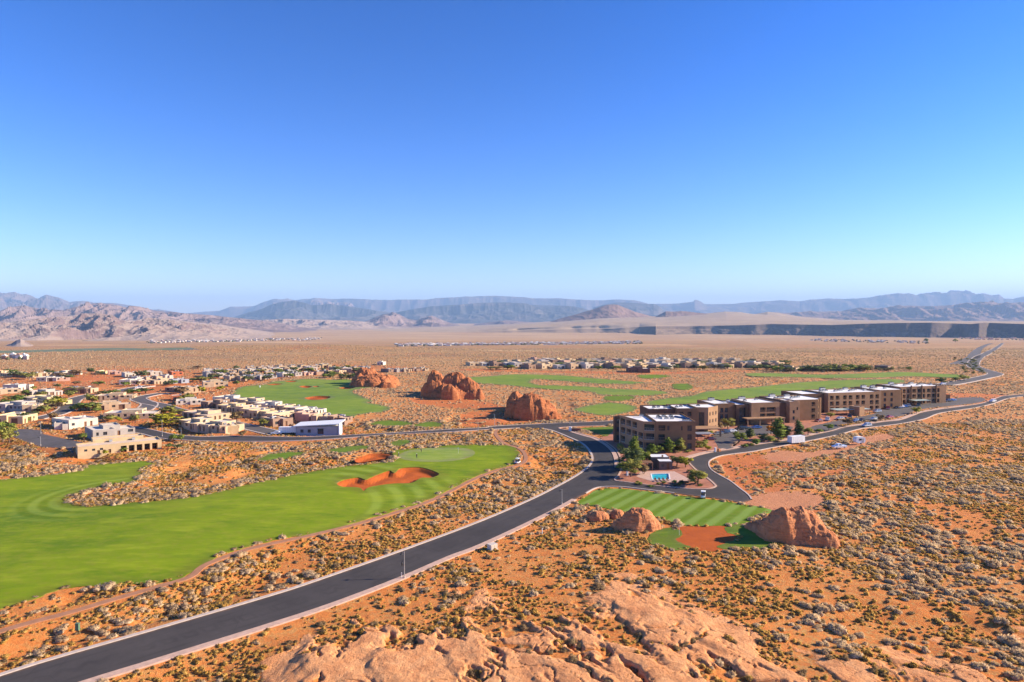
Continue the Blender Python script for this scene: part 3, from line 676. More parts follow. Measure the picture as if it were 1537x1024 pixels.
# left badlands in front of the blue range
mountain('badland_hills', [(-200, 470), (-60, 462), (0, 468), (15, 462), (40, 461), (60, 465), (95, 468), (112, 462), (128, 458), (150, 457), (172, 459), (190, 463), (215, 464), (245, 468), (280, 472), (320, 474), (360, 478), (400, 482), (440, 487), (470, 491), (500, 495), (530, 500)],
         [(-200, 520), (300, 515), (530, 505)], 9800, 3600, 2600, MT_PINK, .8, 560, 21, 620, 110)
mountain('badland_hills', [(-200, 480), (-80, 476), (0, 484), (40, 481), (70, 478), (100, 476), (122, 473), (150, 473), (168, 475), (180, 480), (200, 481), (225, 478), (260, 481), (290, 484), (330, 488), (380, 495), (430, 501), (460, 505)],
         [(-200, 524), (250, 515), (460, 508)], 6400, 3000, 1900, MT_LEFT, .9, 380, 23, 700, 130)
mountain('desert_hill', [(5, 520), (16, 516), (24, 511), (30, 509), (36, 511), (46, 517), (62, 524)], 526, 2400, 260, 200, MT_LEFT, .25, 120, 27, 90, 40)
# dark hills at the right
mountain('foothills', [(1100, 482), (1137, 470.5), (1153, 468.5), (1180, 470), (1215, 467.5), (1262, 468), (1283, 464), (1298, 462.4), (1320, 463), (1340, 460), (1363, 459.5), (1390, 461), (1418, 460), (1432, 459), (1449, 455.5), (1465, 456), (1488, 454), (1499, 456), (1520, 455), (1537, 454), (1600, 450), (1700, 455)],
         483, 16500, 3800, 3000, MT_CONE, .6, 800, 41, 460, 80)
# mesa: cliff wall facing us, sloping tan top that rises to the cinder cones
def mesa():
    nx, ny = 900, 150
    xs = np.linspace(560, 1760, nx)
    tx = np.array([ray(a, 480)[0] for a in xs])
    ytop = np.interp(xs, [560, 640, 700, 760, 820, 870, 920, 973, 1031, 1124, 1160, 1249, 1300, 1345, 1397, 1444, 1460, 1478, 1537, 1760], [501.5, 500.5, 499, 496.5, 495, 494, 493.5, 490, 490, 488, 486.5, 488, 486, 485, 484.5, 486, 486.5, 484.5, 486.5, 486])
    D0 = np.interp(np.linspace(560, 1760, 900), [560, 960, 1540, 1760], [6000, 5900, 4300, 3900])
    front = D0+150*(fbm(xs/60, xs*0, 61, 3)-.5)*2+np.where(xs < 985, 130*(fbm(xs/28, xs*0, 62, 2)-.5), 0)
    front = front+np.interp(xs, [560, 960, 985, 1035, 1440, 1455, 1470, 1485], [500, 300, -250, 0, 0, -160, -160, 0])
    ztop = CH+np.array([ray(480, b)[2] for b in ytop])*front
    us = np.concatenate([np.linspace(0, 1, 46), 1+np.linspace(.02, 1, ny-46)**1.5*22])
    U, W = np.meshgrid(np.arange(nx), us)
    wall = np.interp(xs, [560, 700, 985, 1040], [160, 170, 190, 120])[U]
    D = np.where(W <= 1, front[U]-wall*(1-W)*(1+.35*(fbm(xs[U]/9, W*2, 63, 3)-.5)), D0[U]+(front[U]-D0[U])*(1-ss(0, 3, W-1))+(W-1)*230)
    X = tx[U]*D
    zb = np.interp(D, _D, _Z)-2
    g = np.clip(W, 0, 1)
    sh = np.where(g < .72, g*.9, .648+(g-.72)/.28*.352)
    top = ztop[U]
    er = (fbm(X/120, D/160, 64, 4)-.5)*.22*np.sin(g*math.pi)
    Z = zb+(top-zb)*np.clip(sh+er, 0, 1)
    # top surface rises to the plateau behind the rim
    rise = np.interp(xs, [560, 760, 850, 920, 1000, 1090, 1150, 1250, 1400, 1760], [0, 4, 20, 48, 55, 92, 70, 18, 6, 4])[U]
    tt = ss(0, 1, (W-1)/18)
    Z = np.where(W > 1, top*(1-ss(0, 4, W-1))+np.interp(xs, [560, 700, 800, 900], [-66, -52, -10, 24])[U]*ss(0, 4, W-1)+rise*tt*1.35+(fbm(X/300, D/300, 65, 4)-.5)*10*np.clip(W-1, 0, 1), Z)
    Z = np.where(W <= 0, zb-30, Z); Z = np.where(W >= us[-1]-1e-6, zb-60, Z)
    n, k = X.shape; i = np.arange((n-1)*k).reshape(n-1, k)[:, :-1].ravel()
    fm = (W[:-1, :-1].ravel() >= .999).astype(int)
    me = np_mesh('mesa', np.stack([X.ravel(), D.ravel(), Z.ravel()], 1), np.stack([i, i+1, i+k+1, i+k], 1), [MT_DARK, MT_TAN], mi=fm)
    o = link('mesa', me); o['kind'] = 'structure'
mesa()
mountain('cinder_cone', [(815, 487), (838, 479), (864, 472), (890, 464.5), (906, 459), (914, 457.4), (920, 457), (927, 457.6), (937, 461.6), (953, 468), (975, 474), (1010, 482)], 488, 9400, 900, 700, MT_CONE, .12, 300, 51, 200, 60, skyline_noise=.1, power=.8)
mountain('cinder_cone', [(975, 479), (985, 475), (999, 467.4), (1010, 468), (1023, 467), (1035, 468), (1046, 469.5), (1062, 471), (1075, 478)], 482, 8900, 600, 500, MT_CONE, .15, 220, 52, 120, 50, skyline_noise=.1)
mountain('desert_hill', [(940, 484), (1000, 476), (1050, 471.5), (1088, 467.8), (1109, 468.3), (1132, 472), (1142, 470), (1152, 468), (1165, 469.5), (1200, 475), (1260, 480), (1300, 483)], 485, 10200, 1600, 1200, MT_TAN, .1, 420, 53, 240, 50, skyline_noise=.1)
# ------------------------------------------------------------------ air, sky, sun
SUN_EL, SUN_AZ = R(24), R(84)          # azimuth clockwise from +Y (view direction)
w = bpy.data.worlds.new('World'); S.world = w; w.use_nodes = True
nt = w.node_tree; bg = nt.nodes['Background']
sky = nt.nodes.new('ShaderNodeTexSky'); sky.sky_type = 'NISHITA'; sky.sun_disc = False
sky.sun_elevation = SUN_EL; sky.sun_rotation = SUN_AZ; sky.altitude = 900; sky.air_density = 1.0; sky.dust_density = .25; sky.ozone_density = 3.0
hsv = nt.nodes.new('ShaderNodeHueSaturation'); hsv.inputs['Saturation'].default_value = 1.2; hsv.inputs['Value'].default_value = 1.0; hsv.inputs['Hue'].default_value = .505
gam = nt.nodes.new('ShaderNodeGamma'); gam.inputs[1].default_value = 1.42; nt.links.new(sky.outputs[0], gam.inputs[0]); nt.links.new(gam.outputs[0], hsv.inputs['Color']); bg.inputs[1].default_value = .078; tint = nt.nodes.new('ShaderNodeMix'); tint.data_type = 'RGBA'; tint.blend_type = 'MULTIPLY'; tint.inputs[0].default_value = 1; tint.inputs[7].default_value = (.70, .585, .705, 1)
nt.links.new(hsv.outputs[0], tint.inputs[6]); nt.links.new(tint.outputs[2], bg.inputs[0])
sl = bpy.data.lights.new('sun', 'SUN'); sl.energy = 5.0; sl.angle = R(.53); sl.color = (1, .86, .66)
so = bpy.data.objects.new('sun', sl); COL.objects.link(so)
sd = Vector((math.sin(SUN_AZ)*math.cos(SUN_EL), math.cos(SUN_AZ)*math.cos(SUN_EL), math.sin(SUN_EL)))
so.rotation_euler = sd.to_track_quat('Z', 'Y').to_euler()
hb = MB(); hb.box(-62000, -60, -160, 62000, 52000, 1750)
hm = bpy.data.materials.new('haze'); hm.use_nodes = True; nt = hm.node_tree
nt.nodes.remove(nt.nodes['Principled BSDF'])
pv = nt.nodes.new('ShaderNodeVolumePrincipled'); pv.inputs['Color'].default_value = (.43, .66, 1, 1); pv.inputs['Density'].default_value = HAZE = 3.8e-5; pv.inputs['Anisotropy'].default_value = .0
nt.links.new(pv.outputs[0], nt.nodes['Material Output'].inputs['Volume'])
ho = hb.build('haze', hm); ho['kind'] = 'stuff'; ho['label'] = 'thin blue desert haze over the whole valley'
S.view_settings.view_transform = 'Standard'; S.view_settings.look = 'None'; S.view_settings.exposure = EXPO = 1.22; S.view_settings.gamma = 1
S.cycles.volume_bounces = 0; S.cycles.max_bounces = 4; S.cycles.diffuse_bounces = 2; S.cycles.glossy_bounces = 2; S.cycles.transparent_max_bounces = 8
# ------------------------------------------------------------------ shrubs
def leafcloud(cs, n, sz, flat_=.8, rg=None, upb=.3):
    """leaf-sized triangles through a few ellipsoids (centre, radii)"""
    rg = rg or rng
    w = np.array([c[3]*c[4]*c[5] for c in cs])**.67; w /= w.sum()
    k = rg.choice(len(cs), n, p=w); C_ = np.array(cs)[k]
    d = rg.normal(size=(n, 3)); d /= np.linalg.norm(d, axis=1)[:, None]; d[:, 2] = np.where(d[:, 2] < -.25, -d[:, 2], d[:, 2])
    r = rg.uniform(.62, 1.06, n)[:, None]
    p = C_[:, :3]+d*C_[:, 3:6]*r
    a = rg.normal(size=(n, 3))+d*.0; a /= np.linalg.norm(a, axis=1)[:, None]
    a[:, 2] += upb; b = np.cross(a, d+rg.normal(size=(n, 3))*.7); b /= np.linalg.norm(b, axis=1)[:, None]+1e-9
    s = sz*rg.uniform(.55, 1.4, n)[:, None]
    V = np.stack([p-b*s*.5, p+b*s*.5, p+a*s*1.1], 1).reshape(-1, 3)
    T = np.arange(3*n).reshape(-1, 3)
    return V, T
_ico = {}
def ico(sub):
    if sub not in _ico:
        bm = bmesh.new(); bmesh.ops.create_icosphere(bm, subdivisions=sub, radius=1)
        _ico[sub] = (np.array([v.co[:] for v in bm.verts]), np.array([[v.index for v in f.verts] for f in bm.faces])); bm.free()
    return _ico[sub]
def joinT(parts):
    V = []; T = []; b = 0
    for v, t in parts: V.append(v); T.append(t+b); b += len(v)
    return np.concatenate(V), np.concatenate(T)
def cores(cs, sub, k=.82, seed=0, nz=.22):
    v, t = ico(sub); out = []
    for i, c in enumerate(cs):
        q = v.copy(); n = fbm(q[:, 0]*2.1+i*7+seed, q[:, 1]*2.1+q[:, 2]*1.7, seed, 2)
        q = q*(k*(1-nz+2*nz*n))[:, None]
        out.append((q*np.array(c[3:6])+np.array(c[:3]), t))
    return out
def shrubmat(name, a, b, c):
    m = M(name, .95, .05); r = m.rnd()
    col = m.mix(r, a, b); col = m.mix(m.rng(m.noise(2.5, 3), .5, .75, 0, .6), col, c); m.col(col)
    tr = m.nt.nodes.new('ShaderNodeBsdfTranslucent'); m.L(col, tr.inputs[0]); mx = m.nt.nodes.new('ShaderNodeMixShader'); mx.inputs[0].default_value = .5
    m.L(m.b.outputs[0], mx.inputs[1]); m.L(tr.outputs[0], mx.inputs[2]); m.L(mx.outputs[0], m.nt.nodes['Material Output'].inputs[0]); return m.m
def puff(me, V, cs):
    """leaf sprays shade like the rounded clump they belong to"""
    C_ = np.array(cs); d = V[:, None, :]-C_[None, :, :3]; q = (d/C_[None, :, 3:6]); k = np.argmin((q**2).sum(2), 1)
    n = d[np.arange(len(V)), k]/C_[k, 3:6]**2; n = n/(np.linalg.norm(n, axis=1)[:, None]+1e-9)
    n = n+rng.normal(size=n.shape)*.28; n[:, 2] += .12; n /= np.linalg.norm(n, axis=1)[:, None]
    me.normals_split_custom_set_from_vertices(n.tolist()); return me
# ------------------------------------------------------------------ big red rocks
def red_rock(name, a, b, c):
    m = M(name, .95, .1)
    f = m.mix(m.rng(m.noise(.25, 7, rough=.65), .35, .65), a, b); f = m.mix(m.rng(m.noise(1.2, 6, rough=.7), .5, .7, 0, .7), f, c)
    st = m.noise(1.3, 4, m.mp(.2, .2, 1.6, 0), .6); f = m.mix(m.rng(st, .5, .6, 0, .55), f, c)
    m.col(f); m.bump(m.noise(.9, 8, m.mp(1, 1, 2.2), .7), .9, .8); m.bump(st, .6, .6); return m.m
RED = red_rock('red_sandstone', (.54, .205, .085), (.44, .15, .058), (.29, .09, .035))
RED2 = red_rock('pale_red_sandstone', (.70, .30, .135), (.60, .225, .095), (.46, .155, .06))
def rock(name, blobs, mat, label, seed, rough=.2, cat='rock', pw=.46):
    """blobs: (px centre, py of the front foot, width px, py top, depth/width)"""
    B = []
    for (bx, by, w, ty, dr) in blobs:
        f = at(bx, by); s = f.y/F; rx = w*s/2*1.12; ry = rx*dr; c = Vector((f.x*(1+ry/f.y), f.y+ry, f.z)); h = CH+ray(bx, ty)[2]*c.y-f.z
        B.append((c.x, c.y, rx, ry, h))
    e0 = min(b[0]-b[2] for b in B); e1 = max(b[0]+b[2] for b in B); f0 = min(b[1]-b[3] for b in B); f1 = max(b[1]+b[3] for b in B)
    if len(B) > 2: B.append(((e0+e1)/2, (f0+f1)/2, (e1-e0)*.46, (f1-f0)*.46, max(b[4] for b in B)*.62))
    x0 = min(b[0]-b[2] for b in B)-1.5; x1 = max(b[0]+b[2] for b in B)+1.5; y0 = min(b[1]-b[3] for b in B)-1.5; y1 = max(b[1]+b[3] for b in B)+1.5
    n = 190; X, Y = np.meshgrid(np.linspace(x0, x1, n), np.linspace(y0, y1, n)); sc = (x1-x0)/22
    wx = X+.8*sc*(fbm(X/3/sc, Y/3/sc, seed, 3)-.5)*2; wy = Y+.8*sc*(fbm(X/3/sc, Y/3/sc, seed+1, 3)-.5)*2
    Z = np.full(X.shape, -3.)
    for cx, cy, rx, ry, h in B:
        q = (np.abs((wx-cx)/rx)**2.1+np.abs((wy-cy)/ry)**2.1)
        z = np.where(q < 1, h*np.clip(1-q, 0, 1)**pw, -2*(q-1)*h)
        Z = np.maximum(Z, z)
    H = max(b[4] for b in B)
    k = ss(0, .25, Z/H)
    Z = Z+k*H*rough*((ridge(X/4/sc, Y/4/sc, seed+3, 5, .6)-.62)*1.5+(fbm(X/1.3/sc, Y/1.3/sc, seed+4, 3)-.5)*.35)
    jc = np.abs(2*vn((X*.8+Y*.5)/5/sc+.4*vn(X/2/sc, Y/2/sc, 5), (Y*.8-X*.5)/11/sc, seed+6)-1); Z = Z-k*H*.06*(1-ss(0, .08, jc))
    st = H/7; zz = Z/st; Z = np.where(k > 0, st*(np.floor(zz)+ss(.2, .9, zz-np.floor(zz)))*.30+Z*.70, Z)
    Z = Z+Hs(X, Y)-.35
    i = np.arange((n-1)*n).reshape(n-1, n)[:, :-1].ravel(); Fq = np.stack([i, i+1, i+n+1, i+n], 1)
    base = (Z-Hs(X, Y)).ravel()
    keep = (base[Fq] > -.8).any(1); Fq = Fq[keep]
    used = np.unique(Fq); mp_ = np.full(X.size, -1); mp_[used] = np.arange(len(used))
    V = np.stack([X.ravel(), Y.ravel(), Z.ravel()], 1)[used]
    me = np_mesh(name, V, mp_[Fq], mat, True); o = link(name, me)
    me.transform(Matrix.Translation(-Vector((x0, y0, 0)))); o.location = (x0, y0, 0)
    tag(o, label, cat)
    for cx, cy, rx, ry, h in B:
        t = np.linspace(0, 6.28, 20)[:-1]; BLOCKS.append(np.stack([cx+rx*.95*np.cos(t), cy+ry*.95*np.sin(t)], 1))
    return o
rock('rock_mound', [(1192, 818, 96, 758, .6), (1160, 802, 66, 775, .6), (1140, 797, 40, 781, .7), (1222, 820, 66, 784, .6), (1243, 821, 30, 799, .6)], RED2, 'large pale red sandstone mound beside the striped lawn and red bunker', 5, .15, pw=.62)
rock('rock_dome', [(957, 799, 62, 760, .6), (972, 797, 40, 772, .7), (930, 795, 26, 776, .7)], RED2, 'pointed sandstone dome at the corner of the striped lawn', 15, .12, pw=.75)
rock('boulder', [(897, 782, 34, 765, .7)], RED2, 'low rounded boulder left of the pointed dome, beside the road', 25, .1)
rock('boulder', [(926, 779, 22, 763, .7)], RED2, 'small upright boulder between the low boulder and pointed dome', 26, .16)
rock('rock_mound', [(551, 577, 34, 550, .9), (540, 579, 26, 561, .7), (568, 580, 38, 564, .8), (533, 580, 15, 569, .7), (582, 581, 24, 572, .8)], RED, 'red rock mound with a peak at the end of the left-hand fairway', 35, .21)
rock('rock_mound', [(656, 590, 30, 557, .9), (683, 596, 46, 559, .8), (703, 598, 38, 568, .8), (650, 597, 34, 572, .6), (674, 600, 26, 578, .5), (712, 599, 26, 583, .6)], RED, 'biggest red rock mound with two humps, beyond the putting green', 45, .21)
rock('rock_mound', [(776, 614, 28, 588, .9), (797, 627, 48, 591, .8), (775, 624, 32, 600, .6), (812, 627, 34, 606, .8), (826, 627, 30, 617, .8)], RED, 'red rock mound with a cleft peak close to the road junction', 55, .21)
# ------------------------------------------------------------------ materials for buildings and things
def stucco(name, c, var=.09):
    if name in MATS: return MATS[name]
    m = M(name, .93, .12); k = m.mix(m.rng(m.noise(.35, 5), .35, .65), tuple(v*(1-var) for v in c), tuple(min(.85, v*(1+var)) for v in c))
    m.col(k); m.bump(m.noise(8, 4), .02, .5); MATS[name] = m.m; return m.m
def glassy(name, c, rough=.12):
    m = M(name, rough, .6); m.col(m.mix(m.rng(m.noise(.7, 3), .4, .6), c, tuple(v*1.8 for v in c))); return m.m
GLASS = glassy('window_glass', (.028, .034, .042)); GLASSB = glassy('blue_glass', (.03, .07, .12))
WHITE = flat('white_paint', (.78, .77, .74), .5, .05); ROOFW = flat('white_roof_membrane', (.80, .76, .71), .85, .07, .12); ROOFC = flat('cream_roof_membrane', (.68, .58, .46), .9, .12, .2); ROOFT = flat('tan_roof_gravel', (.66, .50, .36), .95, .14, .3)
METAL = flat('galvanised_metal', (.45, .44, .42), .5, .08, 3, .5, .6); DARKM = flat('dark_metal', (.06, .055, .05), .55, .1, 3); RUB = flat('tyre_rubber', (.025, .025, .025), .9, .1, 5); WOOD = flat('brown_timber', (.20, .10, .05), .8, .2, 3)
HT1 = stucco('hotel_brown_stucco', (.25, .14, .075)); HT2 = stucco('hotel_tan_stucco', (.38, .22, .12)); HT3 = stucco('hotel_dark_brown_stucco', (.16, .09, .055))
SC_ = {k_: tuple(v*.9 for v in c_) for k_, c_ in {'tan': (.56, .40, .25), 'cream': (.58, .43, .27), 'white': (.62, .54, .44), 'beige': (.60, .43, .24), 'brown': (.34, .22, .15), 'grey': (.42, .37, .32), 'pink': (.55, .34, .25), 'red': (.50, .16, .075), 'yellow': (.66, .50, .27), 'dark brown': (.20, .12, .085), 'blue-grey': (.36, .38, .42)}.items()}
def facade(mb, f, L, h, ops, mi=0, rev=1):
    """f(u, z, d) -> world; d is depth inward. wall face with real reveals"""
    us = sorted({0., L} | {o[0] for o in ops} | {o[2] for o in ops}); zs = sorted({-1.2, h} | {o[1] for o in ops} | {o[3] for o in ops})
    for a, b in zip(us, us[1:]):
        for c, d in zip(zs, zs[1:]):
            um, zm = (a+b)/2, (c+d)/2
            if any(o[0] < um < o[2] and o[1] < zm < o[3] for o in ops): continue
            mb.add([f(a, c, 0), f(b, c, 0), f(b, d, 0), f(a, d, 0)], [(0, 1, 2, 3)], mi)
    for o in ops:
        a, c, b, d, D = o[:5]
        mb.add([f(a, c, 0), f(b, c, 0), f(b, d, 0), f(a, d, 0), f(a, c, D), f(b, c, D), f(b, d, D), f(a, d, D)], [(0, 4, 5, 1), (1, 5, 6, 2), (2, 6, 7, 3), (3, 7, 4, 0)], rev if D > .6 else mi)
def inset(P, w):
    P = np.asarray(P, float); n = len(P); out = []
    for i in range(n):
        a, b, c = P[i-1], P[i], P[(i+1) % n]
        d1 = (b-a)/np.linalg.norm(b-a); d2 = (c-b)/np.linalg.norm(c-b); n1 = np.array([-d1[1], d1[0]]); n2 = np.array([-d2[1], d2[0]])
        k = n1+n2; out.append(b+k*w/max(.3, (1+n1@n2)))
    return np.array(out)
def volume(root, P, h, wm, rm, ops={}, z0=0., par=.45, pt=.32, parts=True, wname='wall', zbase=0., rail=None, drop_=True):
    """P: CCW footprint in the root's frame; ops: {edge index: [(u0,z0,u1,z1,depth,kind)]}"""
    P = np.asarray(P, float); n = len(P); mb = MB(); wins = []
    I = inset(P, pt)
    for i in range(n):
        a = P[i]; b = P[(i+1) % n]; L = float(np.linalg.norm(b-a)); t = (b-a)/L; nn = np.array([-t[1], t[0]])
        def f(u, z, d, a=a, t=t, nn=nn): q = a+t*u+nn*d; return (q[0], q[1], z+z0)
        oo = [o for o in ops.get(i, ())]
        facade(mb, f, L, h, oo)
        mb.add([f(0, h, 0), f(L, h, 0), (I[(i+1) % n][0], I[(i+1) % n][1], h+z0), (I[i][0], I[i][1], h+z0)], [(0, 1, 2, 3)])
        mb.add([(I[i][0], I[i][1], h+z0), (I[(i+1) % n][0], I[(i+1) % n][1], h+z0), (I[(i+1) % n][0], I[(i+1) % n][1], h+z0-par), (I[i][0], I[i][1], h+z0-par)], [(0, 1, 2, 3)])
        for o in oo: wins.append((f, L, o))
    wo = mb.build(wname, [wm, wm], root)
    rb = MB(); J = inset(P, pt-.01); rb.add([(x, y, h+z0-par) for x, y in J], [tuple(range(n))]); rb.build('roof', rm, wo if False else root)
    for f, L, o in wins:
        a, c, b, d, D = o[:5]; kind = o[5] if len(o) > 5 else 'window'
        g = MB(); g.add([f(a, c, D-.01), f(b, c, D-.01), f(b, d, D-.01), f(a, d, D-.01)], [(0, 1, 2, 3)], 0)
        if kind == 'window':
            e = .07; 
            for (p, q, r, s_) in ((a, c, b, c+e), (a, d-e, b, d), (a, c+e, a+e, d-e), (b-e, c+e, b, d-e), ((a+b)/2-e/2, c+e, (a+b)/2+e/2, d-e)):
                g.add([f(p, q, D-.06), f(r, q, D-.06), f(r, s_, D-.06), f(p, s_, D-.06)], [(0, 1, 2, 3)], 1)
            g.build('window', [GLASS, DARKM], root)
        elif kind == 'balcony':
            g.build('balcony_door', [GLASS], root)
            r = MB()
            for k in range(int((b-a)/.9)+2):
                u = min(a+k*.9, b-.05); r.add([f(u, c, .04), f(u+.05, c, .04), f(u+.05, c+1.05, .04), f(u, c+1.05, .04)], [(0, 1, 2, 3)])
            for zz, t_ in ((c+1.0, .09), (c+.5, .04), (c+.05, .16)):
                r.add([f(a, zz, -.03), f(b, zz, -.03), f(b, zz+t_, -.03), f(a, zz+t_, -.03), f(a, zz, .05), f(b, zz, .05), f(b, zz+t_, .05), f(a, zz+t_, .05)], [(0, 1, 2, 3), (3, 2, 6, 7), (0, 4, 5, 1), (4, 7, 6, 5)])
            r.build('balcony_railing', rail or HT2, root)
        elif kind == 'porch': g.build('sliding_door', [GLASS], root)
        else: g.build(kind, [{'door': WOOD, 'garage_door': HT3}.get(kind, GLASS)], root)
    return wo
def rect(x0, y0, x1, y1): return [(x0, y0), (x1, y0), (x1, y1), (x0, y1)]
def block_out(o, P):
    c, s = math.cos(o.rotation_euler[2]), math.sin(o.rotation_euler[2])
    BLOCKS.append(np.array([(o.location.x+x*c-y*s, o.location.y+x*s+y*c) for x, y in inset(P, -1.2)]))
# ------------------------------------------------------------------ hotel row
def rooftop_units(root, spots, z):
    for (x, y, sx, sy, hh) in spots:
        b = MB(); b.box(x, y, z, x+sx, y+sy, z+hh*.8, 0); b.box(x+.12, y+.12, z+hh*.8, x+sx-.12, y+sy-.12, z+hh, 1); b.lathe([(0, 0), (min(sx, sy)*.3, 0), (min(sx, sy)*.3, .18), (0, .18)], 10, (x+sx/2, y+sy/2, z+hh), 1)
        b.build('rooftop_unit', [METAL, DARKM], root)
def grid_ops(u0, n, w, gap, floors, h0=.6, fh=3.3, wh=2.1, D=1.3, kind='balcony', skip=()):
    out = []
    for i in range(n):
        for k in range(floors):
            if (i, k) in skip: continue
            a = u0+i*(w+gap); out.append((a, h0+k*fh, a+w, h0+k*fh+wh, D, kind))
    return out
def hotel():
    # 1: nearest block
    r = empty('hotel_building', (50.5, 258.5, hz(55, 262))); tag(r, 'nearest brown three-storey hotel block, balconies above the pool trees', 'hotel building', 'brown hotel blocks in a row')
    H = 11.4
    P = rect(4.2, 0, 19.3, 21)
    win = [(1.0, .6+3.5*k, 3.6, 2.9+3.5*k, 1.2, 'balcony') for k in range(3)]+[(4.3, .9+3.5*k, 5.2, 2.7+3.5*k, .18, 'window') for k in (2,)]+[(9.6, 7.9, 10.2, 9.5, .18, 'window')]+[(12.0, .9+3.4*k, 13.7, 3.0+3.4*k, .22, 'window') for k in range(3)]
    volume(r, P, H, HT1, ROOFW, {0: win, 1: [(2+5*i, .9+3.5*k, 4.4+5*i, 3+3.5*k, .2, 'window') for i in range(4) for k in range(3)]}); block_out(r, P)
    P = [(-.2, 2.2), (4.2, 1.0), (4.2, 19.5), (-6.6, 19.5)]
    volume(r, P, H-.35, HT2, ROOFW, {0: [(.35, .5+3.5*k, 4.2, 3.0+3.5*k, 1.6, 'balcony') for k in range(3)],
           3: [(1.2+4.6*i, .5+3.5*k, 4.6+4.6*i, 3.0+3.5*k, 1.4, 'balcony') for i in range(4) for k in range(3) if (i, k) not in ((1, 0), (3, 2))]}, rail=METAL); block_out(r, P)
    P = [(-8.6, 19.2), (-3.2, 19.52), (-3.2, 23), (-8.6, 23)]
    volume(r, P, H-1.1, HT3, ROOFW, {0: [(.8, .8+3.4*k, 2.2, 2.8+3.4*k, .2, 'window') for k in range(3)]})
    rooftop_units(r, [(7, 12, 1.6, 1.2, .9), (9.6, 14, 1.6, 1.2, .9), (9.5, 8.5, 1.5, 1.2, .9), (11.7, 8.6, 1.5, 1.2, .9), (7.3, 9.6, 1.4, 1.2, .8), (12.6, 14.2, 1.5, 1.3, .9), (1, 16, 1.6, 1.3, .9), (15.2, 3.5, 3, 1, .7)], H-.45)
    s = MB(); s.add([(13.2, 12, H-.2), (17.6, 5.2, H-.2), (18.6, 5.2, H+.5), (14.4, 12, H+.5)], [(0, 1, 2, 3)]); s.build('skylight', GLASSB, r)
    # 2: block with the lit tower and entrance canopy
    r = empty('hotel_building', (60, 296, hz(70, 300)), R(5)); tag(r, 'brown hotel block with bright sunlit corner tower, second from the pool', 'hotel building', 'brown hotel blocks in a row'); H = 11.6
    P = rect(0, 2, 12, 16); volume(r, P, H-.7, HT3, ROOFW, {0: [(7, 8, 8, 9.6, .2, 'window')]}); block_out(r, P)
    P = rect(12.02, 0, 21, 15.5); volume(r, P, H-.3, HT1, ROOFW, {0: [(1.2+3.6*i, 1+3.4*k, 3.0+3.6*i, 3+3.4*k, .8, 'window') for i in range(2) for k in range(3)]}); block_out(r, P)
    P = [(21.02, 1.2), (26, -.4), (32.5, 5.0), (32.5, 14), (21.02, 14)]
    volume(r, P, H, HT2, ROOFW, {0: [(1.2, 1.2, 3.6, 9.4, .9, 'window')], 1: [(1.0+2.6*i, 1.4+3.2*k, 1.9+2.6*i, 3.0+3.2*k, .2, 'window') for i in range(3) for k in range(3)]}); block_out(r, P)
    c = MB(); c.box(17, -8.5, 3.2, 29, -.6, 3.6); c.box(17.2, -8.3, -.6, 17.8, -7.7, 3.2); c.box(28.2, -8.3, -.6, 28.8, -7.7, 3.2); c.box(17.2, -3, -.6, 17.8, -2.4, 3.2); c.build('entrance_canopy', [HT2], r)
    rooftop_units(r, [(3+2.6*i, 6+2*(i % 2), 1.4, 1.1, .9) for i in range(6)]+[(20, 10, 1.6, 1.2, .9), (24, 8, 1.5, 1.2, 1)], H-.9)
    # 3: wide low block with projecting bays
    r = empty('hotel_building', (97, 322, hz(110, 330)), R(12)); tag(r, 'wide two-storey hotel block with dark recessed windows behind the parking lot trees', 'hotel building', 'brown hotel blocks in a row'); H = 10.2
    P = rect(0, 3, 11, 20); volume(r, P, H-.3, HT1, ROOFW, {0: [(3.4+2.4*i, 2.6+3.0*k, 5+2.4*i, 4.8+3.0*k, .3, 'window') for i in range(2) for k in range(2)]}); block_out(r, P)
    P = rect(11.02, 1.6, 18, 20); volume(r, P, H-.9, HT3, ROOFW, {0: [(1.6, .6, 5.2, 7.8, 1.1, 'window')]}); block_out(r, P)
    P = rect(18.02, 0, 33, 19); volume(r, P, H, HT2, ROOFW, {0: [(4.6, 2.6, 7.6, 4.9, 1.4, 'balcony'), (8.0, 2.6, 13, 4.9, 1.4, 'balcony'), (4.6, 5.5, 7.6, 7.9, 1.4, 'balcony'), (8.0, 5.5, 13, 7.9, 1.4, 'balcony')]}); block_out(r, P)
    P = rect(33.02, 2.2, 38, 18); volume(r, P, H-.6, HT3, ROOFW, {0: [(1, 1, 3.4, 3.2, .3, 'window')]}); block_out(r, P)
    P = rect(38.02, -.8, 43.6, 12); volume(r, P, H+.3, HT2, ROOFW, {0: [(1.6, 1.6+3*k, 2.7, 3.2+3*k, .2, 'window') for k in range(2)]+[(3.7, 6.2, 4.5, 7.6, .2, 'window')]}); block_out(r, P)
    c = MB(); c.box(13, -5, 3.0, 33, -.2, 3.4); 
    for u in (13.2, 19.5, 26, 32.2): c.box(u, -4.8, -.6, u+.5, -4.3, 3.0)
    c.build('entrance_canopy', [HT2], r)
    rooftop_units(r, [(5, 17, 3, 1.6, 1.4), (22, 18, 3.6, 1.0, 1.5), (12, 12, 1.6, 1.2, .9), (20, 10, 1.6, 1.2, .9), (28, 13, 1.6, 1.2, .9), (8, 8, 1.5, 1.2, .8)], H-.5)
